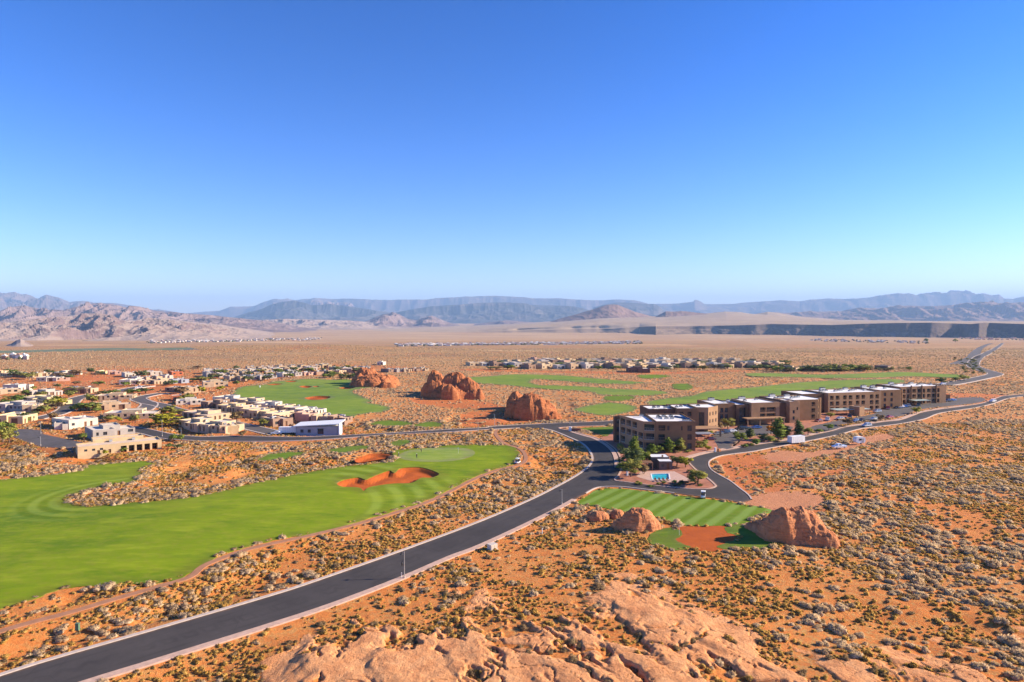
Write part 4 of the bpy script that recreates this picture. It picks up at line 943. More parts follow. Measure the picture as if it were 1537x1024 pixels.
    # 4..7 the long stepped row
    def wing(loc, rz, Wd, Dp, H, lab, front, chamf, fm, ops_right=None, left=7):
        r = empty('hotel_building', (*loc, hz(*loc)), rz); tag(r, lab, 'hotel building', 'brown hotel blocks in a row')
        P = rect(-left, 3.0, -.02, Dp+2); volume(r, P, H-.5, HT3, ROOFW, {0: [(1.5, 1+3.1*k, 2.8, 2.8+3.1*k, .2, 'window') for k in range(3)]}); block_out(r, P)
        if chamf:
            P = [(0, 0), (Wd, 0), (Wd+5.6, 5.0), (Wd+5.6, Dp), (0, Dp)]
            co = [(.7+2.4*i, .9+3.1*k, 1.9+2.4*i, 2.8+3.1*k, .5, 'window') for i in range(3) for k in range(3)]
            volume(r, P, H, fm, ROOFW, {0: front, 1: co}); 
            for q in range(2):
                b = MB(); b.box(-.35, -.55, -1, .35, .2, H+.35)
                o = b.build('pilaster', HT2, r); o.location = (Wd+1.9+2.7*q*.78-.35, 1.75+2.5*q*.78-.3, 0); o.rotation_euler = (0, 0, R(42))
        else:
            P = rect(0, 0, Wd, Dp); volume(r, P, H, fm, ROOFW, {0: front})
        block_out(r, P)
        k = int(Wd/3.2)
        rooftop_units(r, [(1.5+3.2*i, Dp*.45+(i % 3)*1.7, 1.5, 1.2, .85+.2*(i % 2)) for i in range(k)]+[(Wd*.25, Dp-2.2, 3.2, 1.4, 1.6), (Wd*.7, Dp-2.4, 2.6, 1.4, 1.3)], H-.45)
        return r
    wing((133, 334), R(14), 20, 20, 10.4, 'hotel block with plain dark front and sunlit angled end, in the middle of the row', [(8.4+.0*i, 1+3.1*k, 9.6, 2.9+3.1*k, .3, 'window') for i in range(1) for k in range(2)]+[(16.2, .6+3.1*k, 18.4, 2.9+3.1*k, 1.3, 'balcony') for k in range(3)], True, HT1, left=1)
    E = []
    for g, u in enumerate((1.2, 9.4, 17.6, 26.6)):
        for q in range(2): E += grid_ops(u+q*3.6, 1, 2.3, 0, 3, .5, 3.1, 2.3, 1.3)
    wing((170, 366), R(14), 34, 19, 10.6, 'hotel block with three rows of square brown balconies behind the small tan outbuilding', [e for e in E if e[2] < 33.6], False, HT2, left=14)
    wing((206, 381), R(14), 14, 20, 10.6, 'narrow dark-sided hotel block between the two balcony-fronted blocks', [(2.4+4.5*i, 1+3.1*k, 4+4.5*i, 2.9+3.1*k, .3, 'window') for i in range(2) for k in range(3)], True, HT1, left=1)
    Gq = []
    for u in (1.2, 8.6, 12.4, 19.2, 23.0): Gq += grid_ops(u, 1, 2.7, 0, 3, .5, 3.1, 2.3, 1.3)
    for u in (5.0, 16.2, 26.6): Gq += grid_ops(u, 1, 1.7, 0, 3, .5, 3.1, 2.4, .8, 'window')
    r = wing((228, 400), R(14), 33, 19, 10.6, 'farthest hotel block with red-brown balconies and pale stair panels', Gq, False, HT2, left=1)
    for u in (7.9, 15.4, 25.8):
        b = MB(); b.box(u-.45, -.45, -1, u+.05, .1, 11.2); b.build('pilaster', HT3, r)
hotel()
def outbuilding(name, px0, py, px1, d, h, mat, lab, ops={}, rz=None, roof=ROOFT, par=.3, top=None):
    a = at(px0, py); L = (px1-px0)*a.y/F
    r = empty(name, a, R(10) if rz is None else rz); tag(r, lab, name.replace('_', ' '))
    P = rect(0, 0, L, d); volume(r, P, h, mat, roof, ops, par=par); block_out(r, P)
    if top: b = MB(); b.box(-.3, -.3, h+.02, L+.3, d+.3, h+.25); b.build('roof_slab', top, r)
    return r
outbuilding('outbuilding', 1290, 624, 1302, 6, 4.6, HT2, 'small tan square outbuilding in the hotel parking lot', {}, R(28))
outbuilding('outbuilding', 1354, 603, 1372, 6, 3.4, HT2, 'low tan carport building in front of the farthest hotel block', {0: [(1, 0, 4, 2.4, 2, 'garage_door')]})
outbuilding('outbuilding', 1408, 602, 1429, 7, 3.6, HT3, 'low brown walled building at the far end of the hotel row', {0: [(2, .6, 4, 2.2, .2, 'window')]})
def carport(px, py, w, d, mat, lab, rz=R(14)):
    a = at(px, py); r = empty('carport', a, rz); tag(r, lab, 'carport', 'shade roofs over the hotel parking')
    b = MB(); b.box(0, 0, 2.7, w, d, 2.9); b.build('roof', mat, r)
    for x in (.4, w/2, w-.4):
        for y in (.4, d-.4): q = MB(); q.tube((x, y, -.3), (x, y, 2.7), .08, n=6); q.build('post', DARKM, r)
TEAL = flat('pale_teal_metal', (.42, .50, .46), .5, .08, 2)
carport(1256, 624, 21, 6, TEAL, 'long pale teal carport roof beside the tan square outbuilding'); carport(1374, 609, 11, 5, TEAL, 'short pale teal carport roof by the farthest hotel block'); carport(1046, 662, 7, 5, METAL, 'grey shade roof by the nearest hotel block corner', R(5))
# pool house
a = at(984, 706); r = empty('pool_house', (a.x, a.y, a.z+.1), R(0)); tag(r, 'small brown pool house with two white flat roofs', 'pool house')
PHB = stucco('pool_house_stucco', (.16, .11, .09))
volume(r, rect(1.2, 0, 5.6, 4), 2.9, PHB, WHITE, {0: [(.6, 1.0, 1.5, 1.9, .15, 'window'), (2.5, -.9, 3.4, 2.2, .3, 'door')]}, par=.06, pt=.05)
volume(r, rect(-.6, 4.02, 5.4, 9.2), 3.5, PHB, WHITE, {}, par=.06, pt=.05)
b = MB(); b.box(-7, -.5, 2.3, -.9, 3.4, 2.5); b.build('pergola_roof', WOOD, r)
for x in (-6.6, -3.6, -1.2): q = MB(); q.box(x, -.3, -.3, x+.25, -.05, 2.3); q.build('post', HT2, r)
b = MB(); b.box(3.0, 4.3, 3.5, 3.5, 4.8, 4.1); b.build('chimney', HT2, r)
BLOCKS.append(np.array([(a.x-8, a.y-1), (a.x+7, a.y-1), (a.x+7, a.y+10), (a.x-8, a.y+10)]))
# pool
c = POOL.mean(0); zp = hz(*c)
wm = M('pool_water', .05, .5); wm.col(wm.mix(wm.rng(wm.noise(.9, 3), .35, .65), (.02, .42, .52), (.06, .58, .66))); wm.bump(wm.noise(3, 3), .04, .5)
o = sheet('pool_water', inset(POOL[::-1] if False else POOL, 0), wm.m, -.12, 1.5, (), 0); o['kind'] = 'structure'
kerb('pool_coping', None, .4, .05, WHITE, world=np.concatenate([POOL, POOL[:1]]), z0=.12)
def lounger(x, y, rz, i):
    r = empty('sun_lounger', (x, y, hz(x, y)+.12), rz); tag(r, 'sun lounger on the pink pool deck in front of the pool', 'sun lounger', 'loungers beside the pool')
    b = MB(); b.box(-.3, -.9, .3, .3, .5, .38); b.build('seat', HT3, r)
    b = MB(); b.add([(-.3, .5, .3), (.3, .5, .3), (.3, .95, .75), (-.3, .95, .75), (-.3, .5, .38), (.3, .5, .38), (.3, .92, .82), (-.3, .92, .82)], [(0, 1, 2, 3), (4, 7, 6, 5), (0, 3, 7, 4), (1, 5, 6, 2)]); b.build('backrest', HT3, r)
    for sx in (-.25, .25):
        for sy in (-.8, .4): q = MB(); q.box(sx-.03, sy-.03, -.02, sx+.03, sy+.03, .3); q.build('leg', METAL, r)
for i in range(4): p = at(984+6*i, 722.6); lounger(p.x, p.y, 0, i)
# ------------------------------------------------------------------ houses
def house(px0, py0, px1, py1, h, d, colr, lab, style='n', group=None, roof=None, seed=0, cat='house', name='house'):
    a = at(px0, py0); b = at(px1, py1); L = (b-a).xy.length; rz = math.atan2(b.y-a.y, b.x-a.x); g = random.Random(seed+int(px0*7+py0*13)); h *= .82
    r = empty(name, (a.x, a.y, min(a.z, b.z)), rz); tag(r, lab, cat, group); d = d*(1.25 if d < 14 else 1)
    wm = stucco(colr+'_stucco', SC_[colr]); rm = roof or (ROOFC if colr in ('white', 'cream', 'grey', 'blue-grey') or g.random() < .35 else ROOFT)
    k = g.uniform(.35, .62); h2 = h*g.uniform(.80, .92)
    if style == 'porch':
        n = 5; s0 = L*.48; w = (L-s0-1.2)/n
        ops = [(s0+i*w+.5, -.4, s0+(i+1)*w-.2, h-1.1, 3.2, 'porch') for i in range(n)]+[(2+L*.09*i, h*.45, 3+L*.09*i, h*.68, .2, 'window') for i in range(3)]+[(L*.22+1.8*i, .2, L*.22+.9+1.8*i, 1.6, .3, 'door') for i in range(3)]
        P = rect(0, 0, L, d*.6); volume(r, P, h, wm, rm, {0: ops}); block_out(r, P)
        P = rect(L*.2, d*.6+.02, L*.82, d); volume(r, P, h+.9, wm, rm); block_out(r, P)
    elif style == 'tiny':
        P = rect(0, 0, L, d); ops = [(L*.12, .7, L*.3, 2.1, .3, 'window'), (L*.6, 0, L*.85, 2.3, .4, 'garage_door')]
        volume(r, P, h, wm, rm, {0: ops if L > 6 else []}); block_out(r, P)
        if g.random() < .6: P = rect(L*.2, d*.25, L*.65, d*.8); volume(r, P, h+g.uniform(.7, 1.6), wm, rm, {0: [(.6, h+.2-0, L*.45-.6, h+.5, .1, 'window')] if L > 14 else []})
    else:
        L1 = L*k; f0 = g.uniform(0, 2.2)
        def wops(L, h):
            out = []; u = 1.2
            while u+2.2 < L:
                q = g.random()
                if q < .3: out.append((u, -.2, u+1.1, 2.1, .35, 'door')); u += 2.6
                elif q < .75: w_ = g.uniform(.9, 2.0); out.append((u, g.choice((.9, 1.1)), u+w_, 2.3, .25, 'window')); u += w_+1.6
                elif u+4.4 < L: out.append((u, -.3, u+3.0, 2.5, .5, 'garage_door')); u += 4.4
                else: u += 1.4
            return out
        P = rect(0, f0, L1, d); volume(r, P, h, wm, rm, {0: wops(L1, h), 1: wops(d-f0, h) if False else []}); block_out(r, P)
        P = rect(L1+.02, 2.2-f0 if f0 < 1.1 else 0, L, d*g.uniform(.75, .98)); volume(r, P, h2, wm, rm, {0: wops(L-L1, h2), 1: wops(P[2][1]-P[1][1], h2)}); block_out(r, P)
        if L > 16: P = rect(L*.3, d*.35, L*.7, d*.85); volume(r, P, h+.9, wm, rm)
    if d > 9 and style != 'tiny':
        for q in range(2):
            u = g.uniform(.2, .8)*L; b_ = MB(); b_.box(u, d*.5, h-.3, u+1.1, d*.5+.9, h+.5); b_.build('rooftop_unit', METAL, r)
    return r
HN = [
 (116.7, 684.8, 242.8, 672.8, 4.2, 15, 'beige', 'long beige flat-roofed house with a pillared porch beside the fairway', 'porch'),
 (140, 658.5, 204.5, 651.5, 4.0, 13, 'grey', 'grey-tan house with small square windows behind the pillared beige house', 'n'),
 (104, 643.5, 150.5, 637.5, 4.6, 13, 'white', 'white boxy house with narrow upright windows at the street bend', 'n'),
 (81, 645, 102, 643.5, 3.4, 9, 'white', 'low white garage wing in front of the white boxy house', 'n'),
 (-8, 637, 31, 636.5, 5.0, 12, 'yellow', 'yellow-tan house with a tall window at the street corner behind bushes', 'n'),
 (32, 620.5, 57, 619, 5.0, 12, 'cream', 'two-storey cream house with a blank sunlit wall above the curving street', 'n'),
 (-14, 615, 31, 617, 4.2, 13, 'grey', 'long shaded side of the blank-walled cream house, its shade painted in as grey', 'n'),  # shaded part of the cream house; its shade is put into grey stucco
 (26, 603, 71, 610, 3.9, 11, 'yellow', 'low yellow house with wide openings beside the street bushes', 'n'),
 (37, 594, 68, 595.5, 3.8, 11, 'grey', 'grey house with a pitched dark window behind the low yellow house', 'n'),
 (-6, 592, 32, 589.5, 4.0, 12, 'cream', 'cream house with one square window at the edge of the estate', 'n'),
 (32, 587, 51, 584.5, 5.4, 11, 'white', 'tall white house behind the cream house at the edge of the estate', 'n'),
 (79, 605, 87, 604, 4.0, 6, 'cream', 'small cream garage with a rounded wall by the yellow bushes', 'tiny'),
 (95, 591, 129, 590.5, 4.8, 12, 'dark brown', 'dark brown house behind green trees on the inner street', 'n'),
 (129.5, 590, 148, 588.5, 4.4, 10, 'cream', 'cream house with scattered small windows next to the dark brown house', 'n'),
 (142, 600.5, 199, 598.5, 3.0, 12, 'tan', 'low tan house with stepped walls between the two streets', 'n'),
 (135, 616.5, 197, 613.5, 3.9, 12, 'tan', 'tan house with a shaded double garage facing the camera', 'n'),
 (153, 630, 232, 627.5, 3.6, 13, 'cream', 'long cream house behind the bright yellow-green tree', 'n'),
 (257, 602, 291, 601, 4.0, 10, 'red', 'red-orange stucco house near the left-hand fairway', 'n'),
 (246, 588, 272, 588, 3.4, 10, 'brown', 'low brown house with a pale roof above the red-orange house', 'n'),
 (277, 588.5, 309, 586.5, 3.8, 11, 'tan', 'tan house with a small dark window beside the yellow trees', 'n'),
 (305, 580.5, 343, 578.5, 4.2, 14, 'cream', 'cream house with a bright end wall closest to the left-hand fairway', 'n'),
 (264, 608, 309, 606.5, 3.0, 11, 'white', 'low house with a broad white roof below the red-orange house', 'n'),
 (178, 577.5, 207, 577.5, 4.6, 13, 'white', 'white house with tall curved walls across the open red lot', 'n'),
 (206, 577, 233, 576, 3.6, 10, 'brown', 'low brown house joined to the white curved-wall house', 'n'),
 (233, 577, 271, 575, 3.8, 10, 'cream', 'cream house right of the low brown house above the streets', 'n'),
 (188, 566, 209, 565, 4.6, 10, 'white', 'white house with a dark carport in the back row', 'n'),
 (218, 563.5, 244, 562.5, 4.2, 11, 'white', 'white house with dark garage doors in the back row', 'n'),
 (163, 562.5, 182, 562, 4.2, 9, 'pink', 'pink stucco house in the back row', 'n'),
 (143, 561.5, 155, 561.5, 3.8, 9, 'yellow', 'yellow house left of the pink stucco house', 'n'),
 (94, 564, 124, 562, 3.6, 10, 'white', 'long white low house at the back of the estate', 'n'),
 (54, 572.5, 83, 572.5, 4.0, 12, 'grey', 'shaded grey house on the open red lot', 'n'),
 (83, 572, 106, 571, 2.6, 10, 'pink', 'low pink walled yard beside the shaded grey house', 'n'),
 (50, 565.5, 80, 563.5, 3.6, 10, 'tan', 'tan house among dark trees at the back corner', 'n'),
 (16, 565.5, 38, 565, 3.4, 10, 'brown', 'brown house hidden by dark green trees at the back corner', 'n'),
 (258, 564, 276, 563, 4.4, 10, 'red', 'red-brown house in the back row', 'n'),
 (262, 576, 284, 574.5, 4.2, 9, 'blue-grey', 'blue-grey shaded house in the back rows', 'n'),
 (108.5+160, 627.5, 311, 632, 3.8, 12, 'tan', 'tan house with trees against its shaded wall along the lower street', 'n'),
 (262, 640, 296, 645.5, 3.6, 11, 'cream', 'cream house with blue shaded side nearest the yellow-green tree', 'n'),
 (286, 644, 334, 650.5, 3.6, 12, 'cream', 'cream house with a long shaded wall in the lower row', 'n'),
 (330, 650, 359, 648.5, 3.8, 11, 'beige', 'beige house with a sunlit blank wall at the end of the lower row', 'n'),
 (413, 641, 440, 637.5, 4.6, 10, 'brown', 'brown brick-coloured house beside the white-roofed modern house', 'n'),
]
for i, q in enumerate(HN): house(*q[:7], q[7], q[8], 'flat-roofed houses of the desert estate', seed=i)
# white-roofed modern house at the lower road
a = at(444, 652.3); r = empty('house', a, R(1)); tag(r, 'modern blue-grey house with a tilted white roof beside the lower road', 'house', 'flat-roofed houses of the desert estate')
BG_ = stucco('blue-grey_stucco', SC_['blue-grey'])
volume(r, rect(0, 0, 18.5, 9), 3.5, BG_, WHITE, {0: [(9.5, .1, 12.2, 2.6, .6, 'porch'), (2, .8, 3.4, 2.2, .2, 'window'), (5.2, .8, 6.6, 2.2, .2, 'window')]}, par=.05, pt=.05)
b = MB(); b.add([(-.8, -.8, 3.55), (19.6, -1.4, 4.6), (19.6, 10, 4.9), (-.8, 10, 3.75), (-.8, -.8, 3.85), (19.6, -1.4, 4.95), (19.6, 10, 5.25), (-.8, 10, 4.1)], [(0, 3, 2, 1), (4, 5, 6, 7), (0, 1, 5, 4), (1, 2, 6, 5), (2, 3, 7, 6), (3, 0, 4, 7)]); b.build('roof_slab', WHITE, r)
b = MB(); b.box(18.9, -.9, -.6, 19.5, 3, 4.6); b.build('end_wall', WHITE, r); BLOCKS.append(np.array([(a.x-1, a.y-1.5), (a.x+20, a.y-1.5), (a.x+20, a.y+10), (a.x-1, a.y+10)]))
# rows
PAL = ['cream', 'tan', 'white', 'beige', 'cream', 'tan', 'grey', 'brown', 'pink', 'yellow', 'cream', 'white']
def hrow(x0, y0, x1, y1, n, h, d, where, group, pal=PAL, tiny=False, fill=.86, jy=.7, seed=0):
    g = random.Random(seed+int(x0)); prev = None; turn = g.uniform(.1, .3)
    for i in range(n):
        t0 = (i+.5-fill/2+g.uniform(-.06, .06))/n; t1 = (i+.5+fill/2*g.uniform(.75, 1.0))/n; dy = g.uniform(-jy, jy)
        X0, X1 = x0+(x1-x0)*t0, x0+(x1-x0)*t1; Y0, Y1 = y0+(y1-y0)*t0+dy, y0+(y1-y0)*t1+dy
        c = g.choice([p for p in pal if p != prev]); prev = c; hh = h*g.uniform(.88, 1.3)
        ho_ = house(X0, Y0, X1, Y1, hh, d*g.uniform(.8, 1.15), c, f'{"tall" if hh > h*1.12 else "low"} {c} house {where}', 'tiny' if tiny else 'n', group, seed=i); ho_.rotation_euler[2] += g.uniform(.25, .75) if tiny else turn
GE = 'flat-roofed houses of the desert estate'
hrow(300, 612, 415, 634, 5, 4.0, 12, 'in the row along the near edge of the left-hand fairway', GE, ['tan', 'cream', 'beige', 'brown'], jy=.5)
hrow(318, 604.5, 470, 626, 5, 3.6, 9, 'backing straight on to the left-hand fairway', GE, ['cream', 'tan', 'white'], jy=.4)
hrow(438, 628.5, 515, 637, 3, 3.8, 9, 'behind the modern white-roofed house', GE, ['tan', 'pink', 'brown'], jy=.3)
hrow(345, 572, 420, 568, 5, 3.8, 11, 'in the row beyond the far edge of the left-hand fairway', GE, jy=.6)
hrow(310, 566.5, 450, 562.5, 8, 4.0, 12, 'in the pale cluster beyond the left-hand fairway', GE, ['cream', 'white', 'tan', 'cream', 'grey'], jy=.6)
hrow(425, 566, 560, 557.5, 8, 3.6, 11, 'in the row reaching toward the peaked red rock', GE, jy=.5)
hrow(305, 561, 480, 556, 10, 4.0, 12, 'in the back rows of the pale cluster', GE, ['cream', 'white', 'tan', 'cream'], jy=.5)
hrow(370, 555.8, 500, 552.6, 8, 3.9, 12, 'at the very back of the pale cluster', GE, jy=.4)
hrow(500, 556.5, 560, 554.5, 4, 3.6, 11, 'close behind the peaked red rock', GE, ['white', 'grey', 'tan'], jy=.3)
hrow(582, 559, 646, 556.5, 5, 3.6, 10, 'between the two farther red rock mounds', GE, ['cream', 'brown', 'tan', 'grey'], jy=.4)
hrow(205, 571.5, 262, 569, 4, 3.6, 9, 'in the middle rows left of the pale cluster', GE, jy=.5)
hrow(-60, 560, 16, 566, 4, 3.8, 11, 'at the outer back corner of the estate', GE, jy=.5)
GF = 'houses of the far estate in a long strip'
hrow(704, 549.5, 830, 549.5, 7, 4.4, 12, 'at the start of the far strip of houses', GF, ['white', 'white', 'beige', 'cream', 'brown'], True, .8, .4)
hrow(790, 553.6, 1175, 552.2, 18, 4.6, 12, 'in the front row of the far strip of houses', GF, ['cream', 'tan', 'white', 'brown', 'dark brown', 'beige'], True, .72, .6)
hrow(770, 550.3, 1185, 549.2, 24, 4.6, 12, 'in the second row of the far strip of houses', GF, PAL, True, .8, .4)
hrow(760, 547.2, 1170, 546.6, 24, 4.8, 12, 'in the third row of the far strip of houses', GF, PAL, True, .8, .35)
hrow(800, 544.8, 1120, 544.6, 18, 4.8, 12, 'in the back row of the far strip of houses', GF, PAL, True, .75, .3)
hrow(1190, 557.5, 1350, 555, 7, 4.0, 12, 'among the dark trees beyond the long right-hand fairway', GF, ['brown', 'grey', 'tan', 'dark brown'], True, .6, .4)
house(943, 559.3, 976, 559.8, 6, 18, 'dark brown', 'pair of dark two-storey houses standing in front of the far strip', 'n', GF)
house(566, 548.2, 575, 548.2, 4.5, 8, 'white', 'lone white building on the plain behind the peaked red rock', 'tiny', GF)
# towns far out on the plain
def distant_town(name, x0, y0, x1, y1, n, lab, sz=(9, 17), pal=((.62, .55, .48), (.45, .33, .27), (.7, .66, .6), (.34, .2, .15))):
    mats_ = [flat(f'{name}_wall_{i}', c, .9, .1, .05) for i, c in enumerate(pal)]+[flat('dark_tree_cover', (.09, .09, .04), .95, .2, .05)]; b = MB(); g = random.Random(n)
    for i in range(n):
        t = g.random(); p = at(x0+(x1-x0)*t, y0+(y1-y0)*t+g.uniform(-1.6, 1.6)); w = g.uniform(*sz); z = float(Hg(p.x, p.y))
        k = g.randrange(len(pal)); hh = g.uniform(3.2, 4.8)
        if i % 2: b.lathe([(0, -1), (w*.3, 0), (w*.36, 2.5), (w*.2, 4.5), (0, 5.2)], 7, (p.x+w*.8, p.y+w*.3, z-1), len(pal)); continue
        b.box(p.x, p.y, z-3, p.x+w, p.y+w*.7, z+hh, k)
        b.add([(p.x-.5, p.y-.5, z+hh), (p.x+w+.5, p.y-.5, z+hh), (p.x+w+.5, p.y+w*.7+.5, z+hh), (p.x-.5, p.y+w*.7+.5, z+hh), (p.x+w*.5, p.y+w*.2, z+hh+2.6), (p.x+w*.5, p.y+w*.5, z+hh+2.6)], [(0, 1, 4), (1, 2, 5, 4), (2, 3, 5), (3, 0, 4, 5)], (k+1) % len(pal))
    o = b.build(name, mats_); o['kind'] = 'stuff'; o['label'] = lab
distant_town('distant_town', 590, 518.5, 960, 514.5, 620, 'distant town of small houses on the open plain')
distant_town('distant_village', 1215, 511, 1395, 514.5, 90, 'scattered houses below the dark mesa')
distant_town('distant_red_village', 1440, 507.5, 1600, 511, 120, 'red and white houses at the foot of the mesa', pal=((.5, .2, .13), (.42, .18, .12), (.65, .5, .42)))
distant_town('distant_houses', 215, 514, 480, 509, 260, 'valley town below the pale badlands')
distant_town('distant_hamlet', -40, 540.6, 38, 538.2, 26, 'low white houses out on the left side of the plain', (4, 7))
# ------------------------------------------------------------------ trees
BARK = flat('bark', (.14, .09, .06), .95, .2, 4)
def leafmat(name, a, b, c):
    m = M(name, .85, .15); r = m.rnd(); k = m.mix(m.rng(m.noise(.9, 3), .35, .65), a, b); k = m.mix(m.math('MULTIPLY', r, .45), k, c); m.col(k)
    tr = m.nt.nodes.new('ShaderNodeBsdfTranslucent'); m.L(k, tr.inputs[0]); mx = m.nt.nodes.new('ShaderNodeMixShader'); mx.inputs[0].default_value = .3
    m.L(m.b.outputs[0], mx.inputs[1]); m.L(tr.outputs[0], mx.inputs[2]); m.L(mx.outputs[0], m.nt.nodes['Material Output'].inputs[0]); return m.m
LF = {'green': leafmat('green_leaves', (.14, .20, .03), (.24, .30, .055), (.22, .23, .04)), 'dark': leafmat('dark_leaves', (.10, .135, .042), (.17, .21, .065), (.15, .16, .065)), 'olive': leafmat('olive_leaves', (.25, .25, .05), (.38, .36, .08), (.30, .26, .06)),
      'yellow': leafmat('yellow_leaves', (.34, .32, .02), (.46, .42, .04), (.40, .33, .03)), 'orange': leafmat('orange_leaves', (.60, .22, .02), (.70, .30, .03), (.62, .26, .04)), 'brown': leafmat('brown_leaves', (.24, .16, .07), (.32, .22, .10), (.28, .17, .09))}
def tree_proto(kind, leaf, seed, nl, ls):
    """unit tree: height 1, crown width about .8 (round) or .36 (poplar)"""
    g = np.random.default_rng(seed); cs = []; T_ = MB()
    if kind == 'poplar':
        for i in range(13):
            z = .16+.76*i/12; w_ = .17*math.sin(math.pi*min(1, (z*.92+.12)))**.7; a = g.uniform(0, 6.28); cs.append((.05*math.cos(a), .05*math.sin(a), z, w_, w_, .10))
        T_.tube((0, 0, -.05), (0, 0, .5), .022, .012, 7); T_.tube((0, 0, .5), (.01, .01, .92), .012, .004, 5)
    elif kind == 'bush':
        for i in range(9):
            a = g.uniform(0, 6.28); r = g.uniform(0, .32); q = g.uniform(.2, .34); cs.append((r*math.cos(a), r*math.sin(a), g.uniform(.3, .62), q, q, q*.9))
        for i in range(4):
            a = g.uniform(0, 6.28); T_.tube((0, 0, -.05), (.2*math.cos(a), .2*math.sin(a), .5), .02, .008, 5)
    else:
        lo = .34 if kind == 'round' else .28
        for i in range(17):
            a = i*2.4+g.uniform(-.4, .4); z = g.uniform(lo, .88); rr = .30*math.sqrt(max(.05, 1-((z-.58)/.42)**2))*g.uniform(.6, 1.25); q = g.uniform(.10, .19)
            cs.append((rr*math.cos(a), rr*math.sin(a), z, q, q, q*.78))
        cs.append((0, 0, .6, .22, .22, .26))
        T_.tube((0, 0, -.05), (.01, 0, .34), .032, .022, 8)
        for c in cs[:11]: T_.tube((.01, 0, .28+.12*g.uniform()), c[:3], .014, .004, 5)
    V, T = joinT(cores(cs, 1, .62, seed)+[leafcloud(cs, nl, ls, rg=g, upb=.2)])
    return puff(np_mesh('crown', V, T, LF[leaf], True), V, cs), T_.mesh('trunk', BARK)
_tp = {}
def tree(px, pyb, pyt, wpx, kind, leaf, label, group=None, lod=0, cat='tree', name=None, off=0):
    a = at(px, pyb); a.y += off; a.x += off*(px-768.5)/F; hh = CH+ray(px, pyt)[2]*a.y-a.z
    nm = {'poplar': 'poplar_tree', 'round': 'leafy_tree', 'bush': 'garden_bush', 'spread': 'desert_tree'}[kind]; v = random.randrange(2)
    key = (kind, leaf, v, lod)
    if key not in _tp:
        nl = ((1500, .040), (420, .075), (140, .13))[lod]; _tp[key] = tree_proto(kind, leaf, 300+len(_tp)*7, nl[0], nl[1])
    cr, tr = _tp[key]; z = float(Hs(a.x, a.y))
    r = empty(name or nm, (a.x, a.y, z), random.uniform(0, 6.28)); w_ = wpx*a.y/F; base = {'poplar': .29, 'round': .54, 'bush': .8, 'spread': .7}[kind]
    r.scale = (w_/base, w_/base, hh); tag(r, label, cat if kind != 'bush' else 'bush', group)
    link('crown', cr, r); link('trunk', tr, r); t = np.linspace(0, 6.28, 9)[:-1]; BLOCKS.append(np.stack([a.x+w_*.3*np.cos(t), a.y+w_*.3*np.sin(t)], 1)); return r
T_ = tree; gp = 'trees planted round the hotel'
